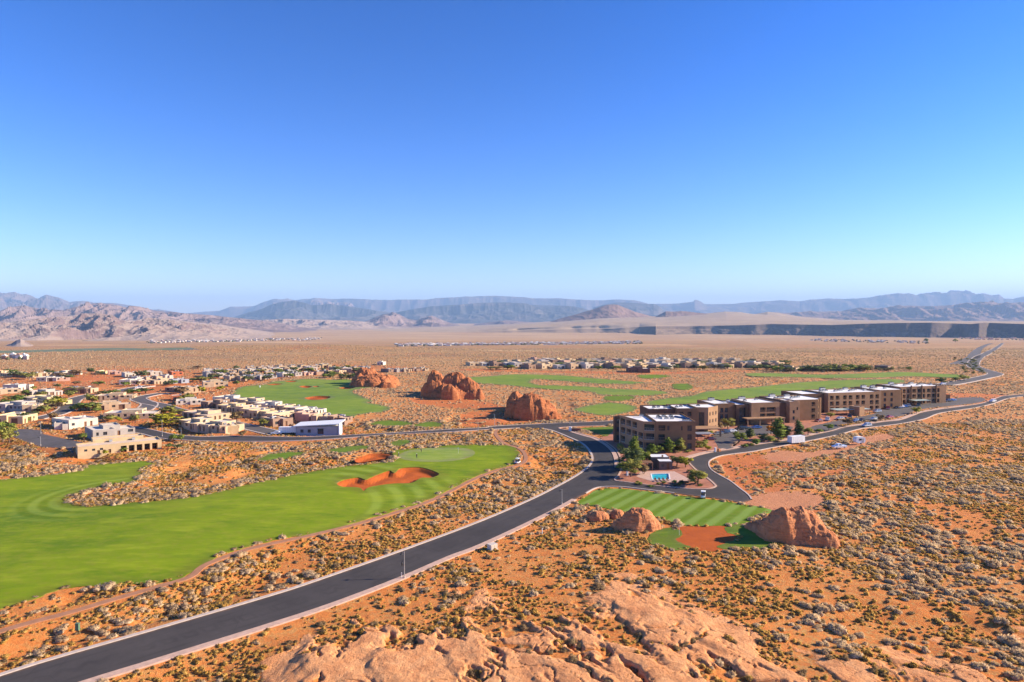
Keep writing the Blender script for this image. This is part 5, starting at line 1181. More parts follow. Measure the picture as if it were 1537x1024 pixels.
for q in [
 (953.5, 692, 654, 15, 'poplar', 'green', 'tall green poplar at the balconied front of the nearest hotel block'),
 (977.5, 684, 666, 13, 'poplar', 'green', 'short poplar between the balconies and the pool house'),
 (1003.5, 680, 657, 14, 'poplar', 'green', 'poplar in front of the plain wall of the nearest hotel block'),
 (1020.5, 678, 657, 13, 'poplar', 'olive', 'poplar close to the sunlit corner of the nearest hotel block'),
 (946, 702, 672, 27, 'round', 'dark', 'big dark green tree between the curved road and the pool house'),
 (959, 700, 674, 20, 'round', 'green', 'mid green tree right of the big dark tree'),
 (971, 699, 677, 15, 'round', 'olive', 'olive tree next to the pool house wall'),
 (947, 716, 690, 23, 'round', 'olive', 'olive green tree at the corner of the pool deck'),
 (930.5, 676, 664, 11, 'bush', 'olive', 'round bush beside the street lamp at the hotel corner'),
 (1016, 700, 684, 17, 'round', 'dark', 'dark rounded tree against the pool house'),
 (1029, 702, 684, 15, 'round', 'yellow', 'yellow-green tree leaning out from the dark rounded tree'),
 (1047.5, 728, 703, 24, 'round', 'olive', 'olive tree with bare trunk on the kerb island'),
 (1038, 723, 712, 10, 'bush', 'olive', 'low bush left of the olive tree on the kerb island'),
 (1092.5, 644, 628, 14, 'round', 'olive', 'thin tree against the wide two-storey hotel block'),
 (1080, 641, 631, 9, 'bush', 'brown', 'brown bush beside the sunlit tower of the second block'),
 (1110, 664, 648, 15, 'round', 'green', 'round green tree at the parking lot entrance'),
 (1125.5, 657, 643, 11, 'poplar', 'dark', 'dark narrow tree among the parked cars'),
 (1145, 662, 651, 10, 'round', 'dark', 'small dark tree between the orange and narrow trees'),
 (1157, 652, 639, 9, 'round', 'orange', 'small bright orange autumn tree'),
 (1168, 660, 627, 16, 'poplar', 'green', 'tallest green poplar of the parking lot, behind the box trailer'),
 (1180, 656, 639, 13, 'poplar', 'olive', 'olive poplar right of the tallest poplar'),
 (1199, 656, 630, 12, 'poplar', 'dark', 'dark poplar standing over the box trailer'),
 (1213, 653, 641, 12, 'round', 'olive', 'olive tree just past the box trailer'),
 (1229, 650, 642, 11, 'bush', 'green', 'green bush on the verge before the second parking lot'),
 (1244, 646, 636, 10, 'round', 'green', 'small green tree at the mouth of the second parking lot'),
 (1190, 634, 622, 10, 'round', 'dark', 'dark tree at the foot of the plain dark hotel front'),
 (1246, 626, 618, 12, 'bush', 'olive', 'bush at the sunlit angled hotel end'),
 (1273, 639, 626, 12, 'round', 'brown', 'rust brown tree among the cars of the second lot'),
 (1322, 632, 622, 9, 'round', 'brown', 'thin brown tree on the verge past the parked cars'),
 (1376, 621, 611, 9, 'round', 'yellow', 'small yellow tree on the verge near the road bend'),
 (1221, 629, 622, 8, 'bush', 'olive', 'small olive bush near the sunlit angled hotel end'),
 (1023, 676, 668, 8, 'bush', 'brown', 'brown shrub at the corner of the nearest hotel block'),
 (1056, 669, 661, 11, 'bush', 'olive', 'olive shrub beside the grey shade roof'),
 (1064, 652, 645, 10, 'bush', 'green', 'green shrub under the entrance canopy'),
 (966, 712, 696, 15, 'bush', 'brown', 'grey-brown bush between the pool house and the corner tree'),
 (935, 708, 693, 15, 'round', 'green', 'green tree on the verge left of the pool corner tree'),
 (987, 682, 668, 11, 'round', 'green', 'small green tree below the middle balconies'),
 (1062, 676, 667, 10, 'bush', 'yellow', 'yellow-green bush past the grey shade roof'),
 (1135, 668, 656, 13, 'bush', 'green', 'green bush at the road edge left of the box trailer'),
 (1156, 664, 652, 12, 'bush', 'olive', 'olive bush at the road edge beside the box trailer'),
]: tree(*q, group=gp)
for i in range(64):
    x, y = random.choice([(random.uniform(1030, 1062), random.uniform(664, 676)), (random.uniform(1125, 1200), random.uniform(656, 666)), (random.uniform(955, 1060), random.uniform(725, 731)), (random.uniform(1100, 1128), random.uniform(668, 672)), (random.uniform(1000, 1038), random.uniform(676, 680))])
    tree(x, y, y-random.uniform(3, 6), random.uniform(6, 10), 'bush', random.choice(['brown', 'olive', 'green']), 'low landscaping shrub on the reddish gravel round the hotel', 'landscaping shrubs on the hotel gravel', 1)
ge = 'trees of the desert estate'
for q in [
 (248, 640, 620, 29, 'round', 'yellow', 'big bright yellow-green tree between the estate streets'),
 (4, 662, 626, 22, 'round', 'green', 'tall green tree in front of the yellow-tan corner house'),
 (14, 664, 636, 16, 'round', 'olive', 'olive tree right of the tall green tree at the corner'),
 (-6, 668, 640, 24, 'round', 'olive', 'olive bush mass at the picture edge by the corner house'),
 (35, 632, 620, 12, 'round', 'dark', 'dark tree at the foot of the blank cream wall'),
 (48, 628, 617, 13, 'round', 'dark', 'dark tree right of the blank cream wall'),
 (42, 633, 625, 11, 'bush', 'green', 'green bush on the red soil at the street edge'),
 (75, 611, 597, 13, 'round', 'olive', 'dark olive tree beside the low yellow house'),
 (88, 609, 594, 15, 'round', 'yellow', 'yellow-green tree by the curving street'),
 (138, 607, 592, 13, 'round', 'olive', 'olive tree at the head of the inner driveway'),
 (104, 590, 581, 12, 'round', 'green', 'green tree before the dark brown house'),
 (114, 590, 582, 11, 'round', 'green', 'second green tree before the dark brown house, on its right'),
 (86, 582, 576, 7, 'round', 'dark', 'small dark tree left of the dark brown house'),
 (22, 566, 557, 14, 'round', 'dark', 'broad dark green tree at the back corner of the estate'),
 (42, 568, 559, 15, 'round', 'olive', 'olive tree right of the broad dark tree'),
 (89, 566, 559, 15, 'round', 'brown', 'brown spreading tree on the open red lot'),
 (137, 561, 552, 8, 'round', 'dark', 'tall dark tree in the back row behind the red lot'),
 (150, 562, 557, 9, 'round', 'dark', 'low dark tree right of the tall dark tree'),
 (213, 566, 556, 14, 'round', 'dark', 'large dark tree between two white back-row houses'),
 (303, 590, 580, 9, 'round', 'yellow', 'golden tree at the tan house by the fairway scrub'),
 (330, 586, 578, 12, 'bush', 'yellow', 'golden bush below the bright end wall'),
 (355, 578, 570, 10, 'bush', 'green', 'green bush at the near corner of the left-hand fairway'),
 (302, 573, 565, 14, 'round', 'olive', 'olive tree in front of the pale cluster'),
 (372, 572, 564, 13, 'round', 'dark', 'dark round tree at the front of the pale cluster'),
 (401, 570, 563, 12, 'round', 'dark', 'dark round tree at the fairway edge of the pale cluster'),
 (302, 625, 616, 11, 'round', 'olive', 'olive tree in the blue shade of the lower row'),
 (255, 622, 608, 14, 'round', 'olive', 'olive tree where the street meets the red-orange house'),
 (355, 633, 616, 14, 'round', 'brown', 'brown leafless tree in the lower row'),
 (395, 640, 628, 10, 'round', 'olive', 'olive tree in the shade behind the brick-coloured house'),
 (259, 662, 650, 13, 'bush', 'green', 'green bush at the corner of the lower road'),
 (272, 662, 650, 11, 'bush', 'green', 'green bush right of the corner bush on the lower road'),
 (252, 673, 665, 12, 'bush', 'dark', 'dark bush beyond the pillared porch'),
 (266, 673, 666, 16, 'bush', 'dark', 'long dark bush right of the pillared porch'),
 (363, 655, 645, 12, 'bush', 'brown', 'brown bush below the sunlit blank beige wall'),
 (126, 659, 648, 13, 'bush', 'green', 'palm-like green bush beside the grey-tan house'),
 (178, 633, 624, 10, 'bush', 'yellow', 'yellow bush at the long cream house'),
 (199, 634, 625, 10, 'bush', 'yellow', 'second yellow bush at the long cream house, nearer the big tree'),
 (185, 678, 671, 12, 'bush', 'green', 'green bush in front of the porch pillars'),
 (158, 682, 675, 8, 'bush', 'yellow', 'yellow bush at the doors of the pillared beige house'),
]: tree(*q, group=ge, lod=1 if q[2] > 600 or q[0] == 248 else 2)
for i in range(110):
    x = random.uniform(0, 560); y = 556+random.uniform(-3, 22) if x > 290 else random.uniform(560, 640)
    if x > 340 and y > 570: y = 560+random.uniform(-4, 6)
    tree(x, y, y-random.uniform(5, 9)*(y-480)/90, random.uniform(8, 15)*(y-480)/90, random.choice(['round', 'bush']), random.choice(['dark', 'olive', 'brown', 'green']), 'small dusty garden tree between the houses of the desert estate', 'small trees between the estate houses', 2)
for i in range(90):
    x = random.uniform(735, 1180); y = random.choice([554.5, 551.5, 548, 546])+random.uniform(-.6, .6)
    tree(x, y, y-random.uniform(4, 6.5), random.uniform(8, 15), 'round', random.choice(['dark', 'dark', 'green', 'brown']), 'small dark tree between the houses of the far strip', 'trees of the far strip', 2)
for i in range(58):
    x = random.uniform(1150, 1365); y = 557.5-(x-1150)*.008+random.uniform(-2.5, 1.0)
    tree(x, y, y-random.uniform(4, 9.5)*(1 if x < 1300 else .6), random.uniform(7, 14)*(1 if x < 1300 else .7), 'round', random.choice(['dark', 'green', 'dark', 'olive', 'brown']), 'dusty green tree in the treeline beyond the long right-hand fairway', 'treeline beyond the long fairway', 2)
for i in range(46):
    x = random.uniform(1440, 1492); y = random.uniform(538, 562); x = 1452+(y-548)*.9+random.uniform(-14, 18)
    tree(x, y, y-random.uniform(1.6, 3.2), random.uniform(3, 7), 'bush', random.choice(['dark', 'dark', 'brown', 'olive']), 'dark scrubby tree in the wash along the distant highway', 'scrubby trees along the distant highway', 2)
for q in [(1413, 577, 566, 9, 'round', 'dark', 'dark tree where the highway begins behind the hotel'), (1434, 573, 566, 8, 'round', 'dark', 'dark tree by the highway, further from the hotel'), (1447, 571, 563, 10, 'round', 'olive', 'olive tree by the highway, farthest of the three'), (1390, 514.5, 508, 5, 'round', 'green', 'lone tall tree below the dark mesa'), (1434, 514, 508.5, 5, 'round', 'yellow', 'yellow tree near the distant red village')]: tree(*q, lod=2)
# ------------------------------------------------------------------ vehicles
CARC = {'silver': (.42, .43, .45), 'white': (.75, .75, .74), 'black': (.025, .025, .028), 'blue': (.04, .13, .36), 'red': (.38, .03, .025), 'maroon': (.16, .025, .03), 'grey': (.20, .21, .23), 'dark blue': (.03, .05, .12)}
def paint(c):
    k = c+'_car_paint'
    if k not in MATS:
        m = M(k, .28, .5); m.col(m.mix(m.rng(m.noise(3, 3), .4, .6), CARC[c], tuple(min(.8, v*1.12) for v in CARC[c]))); m.b.inputs['Coat Weight'].default_value = .6; MATS[k] = m.m
    return MATS[k]
TAIL = flat('tail_light', (.4, .02, .015), .3, .05, 3); HEADL = flat('head_light', (.7, .7, .68), .2, .05, 3)
def car_meshes(kind):
    L, H, W = {'car': (4.6, 1.42, 1.8), 'suv': (4.7, 1.75, 1.9), 'pickup': (5.5, 1.8, 1.95)}[kind]
    h = L/2; bl = .78 if kind == 'car' else .95
    prof = {'car': [(-h, .35), (-h+.05, .72), (-h+.5, .86), (-h+1.1, .92), (-h+1.65, 1.36), (-h+3.1, H), (-h+3.75, .98), (h-.1, .9), (h, .7), (h, .32)],
            'suv': [(-h, .35), (-h+.05, .85), (-h+1.15, 1.03), (-h+1.7, H-.06), (h-.7, H), (h-.12, 1.1), (h, .9), (h, .35)],
            'pickup': [(-h, .42), (-h+.05, .95), (-h+1.35, 1.1), (-h+1.9, H), (-h+3.2, H), (-h+3.5, 1.12), (h, 1.1), (h, .45)]}[kind]
    b = MB(); n = len(prof); V = []
    for y, s in ((-W/2, 0), (-W/2+.02, 0), (W/2-.02, 0), (W/2, 0)):
        for x, z in prof:
            t = .17*max(0, (z-bl)/(H-bl)); V.append((x, y-math.copysign(t, y), z))
    Fs = [tuple(range(n))[::-1], tuple(range(3*n, 4*n))]
    for k in range(3):
        for i in range(n): Fs.append((k*n+i, k*n+(i+1) % n, (k+1)*n+(i+1) % n, (k+1)*n+i))
    b.add(V, Fs); body = b.mesh('body', paint('silver'))
    g = MB()
    top = H-.1; x0 = {'car': -h+1.25, 'suv': -h+1.35, 'pickup': -h+1.6}[kind]; x1 = {'car': -h+3.45, 'suv': h-.45, 'pickup': -h+3.3}[kind]
    for sy in (-1, 1):
        y0 = sy*(W/2-.02); y1 = sy*(W/2-.135); g.add([(x0+.1, y0, bl+.06), (x1-.05, y0, bl+.06), (x1-.25, y1, top), (x0+.5, y1, top)], [(0, 1, 2, 3)])
    g.add([(x0-.05, -W/2+.2, bl+.12), (x0-.05, W/2-.2, bl+.12), (x0+.42, W/2-.26, H-.07), (x0+.42, -W/2+.26, H-.07)], [(0, 1, 2, 3)])
    g.add([(x1+.16, -W/2+.2, bl+.14), (x1+.16, W/2-.2, bl+.14), (x1-.18, W/2-.28, H-.06), (x1-.18, -W/2+.28, H-.06)], [(0, 3, 2, 1)])
    win = g.mesh('windows', GLASS)
    w_ = MB(); w_.tube((0, -.11, 0), (0, .11, 0), .34, n=14); w_.tube((0, -.12, 0), (0, .12, 0), .2, n=10, mi=1); whl = w_.mesh('wheel', [RUB, METAL])
    l = MB(); l.box(-.03, -.2, -.07, .03, .2, .07); lt = l.mesh('light', TAIL); l2 = l.mesh('light', HEADL)
    return body, win, whl, lt, l2, (L, W)
_cm = {}
def car(px, py, c, label, kind='car', yaw=0., name=None, group=None):
    if kind not in _cm: _cm[kind] = car_meshes(kind)
    body, win, whl, lt, l2, (L, W) = _cm[kind]; a = at(px, py)
    r = empty({'car': 'parked_car', 'suv': 'parked_suv', 'pickup': 'pickup_truck'}[kind] if not name else name, (a.x, a.y, a.z+.075), R(yaw)); tag(r, label, 'car' if kind != 'pickup' else 'pickup truck', group)
    o = link('body', body, r); o.material_slots[0].link = 'OBJECT'; o.material_slots[0].material = paint(c); link('windows', win, r)
    for sx in (-1, 1):
        for sy in (-1, 1):
            link('wheel', whl, r, (sx*L*.31, sy*(W/2-.1), .34)); link('headlight' if sx < 0 else 'taillight', l2 if sx < 0 else lt, r, (sx*(L/2-.02), sy*(W/2-.35), .68))
    return r
gc = 'cars in the hotel parking lots'
for q in [(1077, 652.5, 'grey', 'grey car at the left end of the hotel entrance bay', 'car', 20), (1088, 650.8, 'dark blue', 'dark blue car second in the entrance bay', 'suv', 20), (1098, 648.8, 'white', 'white car right of the dark blue car in the entrance bay', 'car', 20), (1111, 645.5, 'black', 'black car deeper in the entrance lot shade', 'suv', 15), (1118, 644.5, 'black', 'black car behind the white car, nearest the canopy posts', 'car', 15), (1135.5, 643.3, 'blue', 'bright blue car in front of the wide hotel block', 'car', 10), (1066, 661, 'maroon', 'maroon car by the grey shade roof', 'car', 10),
          (1229, 633, 'maroon', 'maroon car at the left end of the second lot', 'car', 30), (1242, 631.5, 'silver', 'silver car right of the maroon car in the second lot', 'suv', 60), (1261, 629.6, 'silver', 'silver car in front of the teal carport', 'car', 25), (1275, 627, 'black', 'black car below the end of the teal carport', 'suv', 70), (1283.5, 632.8, 'blue', 'blue car left of the dark car on the verge side', 'car', 35), (1294, 632.2, 'black', 'dark car between two blue cars', 'car', 35), (1312, 630.4, 'silver', 'pale silver car on the verge side of the second lot', 'car', 30), (1316.5, 619, 'silver', 'silver van beside the tan outbuilding', 'suv', 20), (1335, 627.6, 'red', 'red car on the verge side of the second lot', 'car', 25), (1333, 614.5, 'maroon', 'dark red suv close to the narrow hotel block', 'suv', 60),
          (1345, 613, 'black', 'black car first in the line of five before the far block', 'car', 75), (1349.8, 612.4, 'silver', 'silver car second in the line of five', 'car', 75), (1354.3, 611.8, 'white', 'white car third in the line of five', 'car', 75), (1358.8, 611.2, 'blue', 'blue car fourth in the line of five', 'car', 75), (1363.5, 610.6, 'grey', 'grey car last in the line of five', 'suv', 75), (1378.5, 609.5, 'black', 'black van under the short teal carport', 'suv', 60), (1423, 603, 'dark blue', 'dark blue truck at the far end of the hotel row', 'pickup', 15), (1430, 602, 'blue', 'blue car at the far end of the hotel row', 'car', 20)]:
    car(*q[:6], group=gc)
car(1301, 640.6, 'silver', 'silver suv driving on the road past the second lot', 'suv', 22, 'driving_car'); car(1490, 603.6, 'white', 'white car driving on the far straight road', 'suv', 28, 'driving_car'); car(1415, 577.5, 'white', 'white car on the highway behind the hotel', 'suv', 20, 'driving_car'); car(1259.5, 673, 'white', 'white pickup parked on the gravel track', 'pickup', 12); car(208, 583, 'white', 'white car on the upper street of the estate', 'suv', 30)
car(128, 610, 'dark blue', 'dark car in the shaded inner driveway', 'suv', 40); car(415, 652, 'white', 'white car beside the long white trailer', 'car', 10)
def wheels(r, pts, rad=.34):
    w_ = MB(); w_.tube((0, -.1, 0), (0, .1, 0), rad, n=14); me = w_.mesh('wheel', [RUB])
    for p in pts: link('wheel', me, r, (*p, rad))
def trailer(px, py, L, H, W, lab, yaw, name='box_trailer'):
    a = at(px, py); r = empty(name, (a.x, a.y, a.z+.07), R(yaw)); tag(r, lab, 'trailer')
    b = MB(); b.box(-L/2, -W/2, .55, L/2, W/2, H, 0, taper=.04); 
    for i in range(1, int(L)): b.box(-L/2+i-.02, -W/2-.012, .62, -L/2+i+.02, -W/2, H-.12, 1)
    b.build('body', [WHITE, METAL], r); wheels(r, [(.2*L, -W/2+.05), (.2*L+.8, -W/2+.05), (.2*L, W/2-.05), (.2*L+.8, W/2-.05)])
    b = MB(); b.tube((-L/2, -.6, .5), (-L/2-1.2, 0, .5), .05, n=6); b.tube((-L/2, .6, .5), (-L/2-1.2, 0, .5), .05, n=6); b.tube((-L/2-1.2, 0, -.0), (-L/2-1.2, 0, .6), .05, n=6); b.build('tow_bar', DARKM, r)
    b = MB(); b.box(L/2+.0, -W/2+.15, .7, L/2+.03, W/2-.15, H-.2); b.build('rear_door', METAL, r); return r
trailer(1195, 666, 6.6, 3.1, 2.6, 'large white box trailer parked on the road edge by the tall poplars', 20); trailer(433, 651, 8.0, 3.0, 2.4, 'long pale camper trailer parked by the modern white-roofed house', 3)
a = at(1289.5, 666.5); r = empty('camper_trailer', (a.x, a.y, a.z), R(10)); tag(r, 'rounded white camper trailer alone on the gravel track', 'trailer')
b = MB(); pf = []; 
for i in range(17):
    t = math.pi*2*i/16; pf.append((2.1*math.copysign(abs(math.cos(t))**.6, math.cos(t)), 1.75+1.25*math.copysign(abs(math.sin(t))**.6, math.sin(t))))
b.prism(pf[:-1], -1.1, 1.1); b.build('body', WHITE, r); wheels(r, [(0, -1), (0, 1)]); b = MB(); b.box(-.9, -1.13, 1.6, .3, -1.1, 2.3); b.build('window', GLASS, r); b = MB(); b.box(.6, -1.14, .6, 1.3, -1.1, 2.4); b.build('door', METAL, r); b = MB(); b.tube((-2, 0, .5), (-3.1, 0, .5), .06, n=6); b.build('tow_bar', DARKM, r)
def golf_cart(px, py, lab, yaw):
    a = at(px, py); r = empty('golf_cart', (a.x, a.y, a.z+.07), R(yaw)); tag(r, lab, 'golf cart', 'golf carts')
    b = MB(); b.prism([(-1.15, .28), (-1.2, .6), (-.8, .78), (-.55, .42), (.15, .42), (.2, .75), (1.1, .78), (1.15, .3)], -.58, .58); b.build('body', paint('white'), r)
    b = MB(); b.box(-.05, -.5, .75, .42, .5, .86); b.box(.36, -.5, .86, .46, .5, 1.25); b.build('seat', flat('black_vinyl', (.03, .03, .032), .6), r)
    b = MB(); b.box(-.75, -.62, 1.82, .75, .62, 1.9, taper=.04); b.build('canopy', WHITE, r)
    for x, t in ((-.72, -.8), (.6, .72)):
        for y in (-.55, .55): b = MB(); b.tube((t, y, .7), (x, y, 1.82), .025, n=6); b.build('post', METAL, r)
    b = MB(); b.add([(-.8, -.52, .78), (-.8, .52, .78), (-.72, .52, 1.5), (-.72, -.52, 1.5)], [(0, 1, 2, 3)]); b.build('windscreen', GLASS, r)
    for k, y in enumerate((-.25, .25)): b = MB(); b.tube((.85, y, .7), (1.05, y, 1.45), .15, .13, n=10); b.tube((1.05, y, 1.45), (1.1, y, 1.6), .05, n=6, mi=1); b.build('golf_bag', [paint('blue' if k else 'black'), METAL], r)
    wheels(r, [(-.8, -.5), (-.8, .5), (.75, -.5), (.75, .5)], .23)
golf_cart(1055.5, 747.5, 'white golf cart at the top edge of the striped lawn by the road', 70); golf_cart(777, 696, 'white golf cart on the clay path beside the putting green', 60)
# ------------------------------------------------------------------ street furniture
def lamp_post(px, pyb, pyt, lab, arm=1.4, rz=0., cat='street lamp', name='street_lamp', head=True, r0=.09):
    a = at(px, pyb); h = CH+ray(px, pyt)[2]*a.y-a.z; r = empty(name, (a.x, a.y, a.z), rz); tag(r, lab, cat, 'lamp posts along the roads')
    b = MB(); b.tube((0, 0, -.4), (0, 0, h), r0, r0*.6, n=10); b.build('pole', METAL, r); b = MB(); b.tube((0, 0, -.1), (0, 0, .5), r0*1.9, n=12); b.build('base', CONC, r)
    if head:
        b = MB(); b.tube((0, 0, h-.15), (-arm, 0, h), r0*.45, n=6); b.build('arm', METAL, r)
        b = MB(); b.lathe([(.02, .5), (.1, .42), (.16, .1), (.34, 0), (.34, -.05), (0, -.05)], 14, (-arm, 0, h-.5)); b.build('lamp_shade', DARKM, r)
    BLOCKS.append(np.array([(a.x-.7, a.y-.7), (a.x+.7, a.y-.7), (a.x+.7, a.y+.7), (a.x-.7, a.y+.7)])); return r, h
r, h = lamp_post(607, 868.5, 828, 'lamp post with hanging lantern beside the near road', .55)
b = MB(); b.lathe([(0, 0), (.16, .05), (.22, .5), (.12, .8), (.02, .95)], 12, (-.42, 0, h*.48)); b.tube((0, 0, h*.48+.9), (-.42, 0, h*.48+.95), .04, n=6); b.build('lantern', DARKM, r)
lamp_post(843.5, 757.5, 734.5, 'lamp post on the sidewalk before the striped lawn', .5)
a = at(602.7, 869); r = empty('sign_post', a); tag(r, 'short white marker post left of the near lamp post', 'marker post'); b = MB(); b.tube((0, 0, -.3), (0, 0, 1.3), .05, n=8); b.build('post', WHITE, r); b = MB(); b.box(-.12, -.03, .75, .12, .03, 1.25); b.build('sign_panel', METAL, r)
for q in [(717.6, 648, 631, 'lamp post on the near side of the west road'), (742.4, 641, 621.5, 'lamp post on the far side of the west road by the red mound'), (929.7, 675, 630, 'tall lamp post at the hotel corner on the curved road'), (61.3, 651, 632.5, 'lamp post beside the white boxy house'), (61, 669, 655, 'lamp post at the near end of the estate street'), (243.5, 655, 630, 'lamp post behind the pillared beige house'), (272, 657, 642, 'lamp post by the lower road bushes'), (855.5, 637, 628, 'lamp post at the road junction island')]: lamp_post(*q, arm=.8)
a = at(739, 824.5); r = empty('utility_box', (a.x, a.y, a.z), R(40)); tag(r, 'pale tan utility box beside the near sidewalk', 'utility box'); b = MB(); b.box(-.9, -.7, -.3, .9, .7, 1.15); b.box(-.96, -.76, 1.15, .96, .76, 1.24); b.build('cabinet', flat('tan_enamel', (.60, .50, .40), .6, .06), r); b = MB(); b.box(-.8, -.73, .05, -.03, -.70, 1.05); b.build('door', flat('tan_enamel_door', (.52, .43, .34), .6, .06), r); b = MB(); b.box(.03, -.73, .05, .8, -.70, 1.05); b.build('door', flat('tan_enamel_door', (.52, .43, .34)), r); b = MB(); b.box(-1.1, -.9, -.4, 1.1, .9, .06); b.build('base', CONC, r)
def post(px, pyb, pyt, mat, name, lab, rad=.07, cap=True):
    a = at(px, pyb); h = CH+ray(px, pyt)[2]*a.y-a.z; r = empty(name, (a.x, a.y, a.z)); tag(r, lab, name.replace('_', ' ')); b = MB(); b.tube((0, 0, -.3), (0, 0, h), rad, n=10); b.build('post', mat, r); b = MB(); b.lathe([(rad*1.3, -.08), (rad*1.3, .0), (0, .08)], 10, (0, 0, h)); b.build('cap', mat, r)
post(684, 844.5, 836.5, flat('rust_paint', (.25, .10, .06)), 'marker_post', 'short rust-coloured marker post on the near sidewalk edge'); post(813.8, 803.5, 793.5, WHITE, 'marker_post', 'white plastic marker post among the sage by the low boulder', .09)
GRN = flat('green_enamel', (.10, .17, .10), .6)
a = at(116.5, 944); r = empty('utility_pedestal', a); tag(r, 'small green utility pedestal among the shrubs by the clay path', 'utility pedestal'); b = MB(); b.box(-.28, -.25, -.2, .28, .25, .85, taper=.03); b.build('cabinet', GRN, r); b = MB(); b.box(-.31, -.28, .85, .31, .28, .95); b.build('lid', GRN, r)
post(941.5, 714.5, 707.5, WHITE, 'gate_pillar', 'white pillar at the pool corner beside the olive tree', .3); post(1073.5, 678.5, 672, WHITE, 'gate_pillar', 'white pillar on the verge at the parking lot mouth', .35)
a = at(858, 647.5); r = empty('entrance_sign', a, R(-15)); tag(r, 'low stone entrance sign at the junction island', 'sign'); b = MB(); b.box(0, 0, -.3, 4.2, .6, 1.5); b.build('wall', HT2, r); b = MB(); b.box(.3, -.05, .3, 3.6, -.002, 1.2); b.build('sign_panel', flat('dark_red_panel', (.22, .07, .05)), r); b = MB(); b.box(-1.3, -.1, -.3, -.05, .9, 1.9); b.build('pillar', WHITE, r)
rock('boulder', [(1078.5, 678.5, 7, 672, .8)], RED2, 'pale round boulder next to the white pillar at the lot mouth', 71, .1); rock('boulder', [(1036, 711, 12, 703, .8)], RED2, 'pale boulder beside the pool deck', 72, .1)
# flagstick
a = at(1019.5, 803.5); r = empty('flagstick', a); tag(r, 'flagstick with small pale flag by the red bunker', 'flagstick', 'golf flagsticks'); b = MB(); b.tube((0, 0, -.2), (0, 0, 2.3), .03, .02, n=6); b.build('pole', WHITE, r); b = MB(); b.add([(0, 0, 1.8), (-.5, .05, 1.95), (0, 0, 2.28), (-.02, .04, 1.8), (-.5, .08, 1.95), (-.02, .04, 2.28)], [(0, 1, 2), (5, 4, 3)]); b.build('flag', flat('flag_cloth', (.7, .45, .3)), r)
a = at(688, 681); r = empty('flagstick', a); tag(r, 'flagstick standing on the pale putting green', 'flagstick', 'golf flagsticks'); b = MB(); b.tube((0, 0, -.2), (0, 0, 2.3), .03, .02, n=6); b.build('pole', WHITE, r); b = MB(); b.add([(0, 0, 1.8), (-.5, .05, 1.95), (0, 0, 2.28)], [(0, 1, 2)]); b.build('flag', flat('white_flag_cloth', (.7, .7, .68)), r)
a = at(390+0*a.x, 581.5); r = empty('golf_marker', a); tag(r, 'white marker on the left-hand fairway', 'marker'); b = MB(); b.lathe([(0, 1.5), (.35, 1.2), (.4, .2), (.3, -.2)], 10); b.build('post', WHITE, r); 
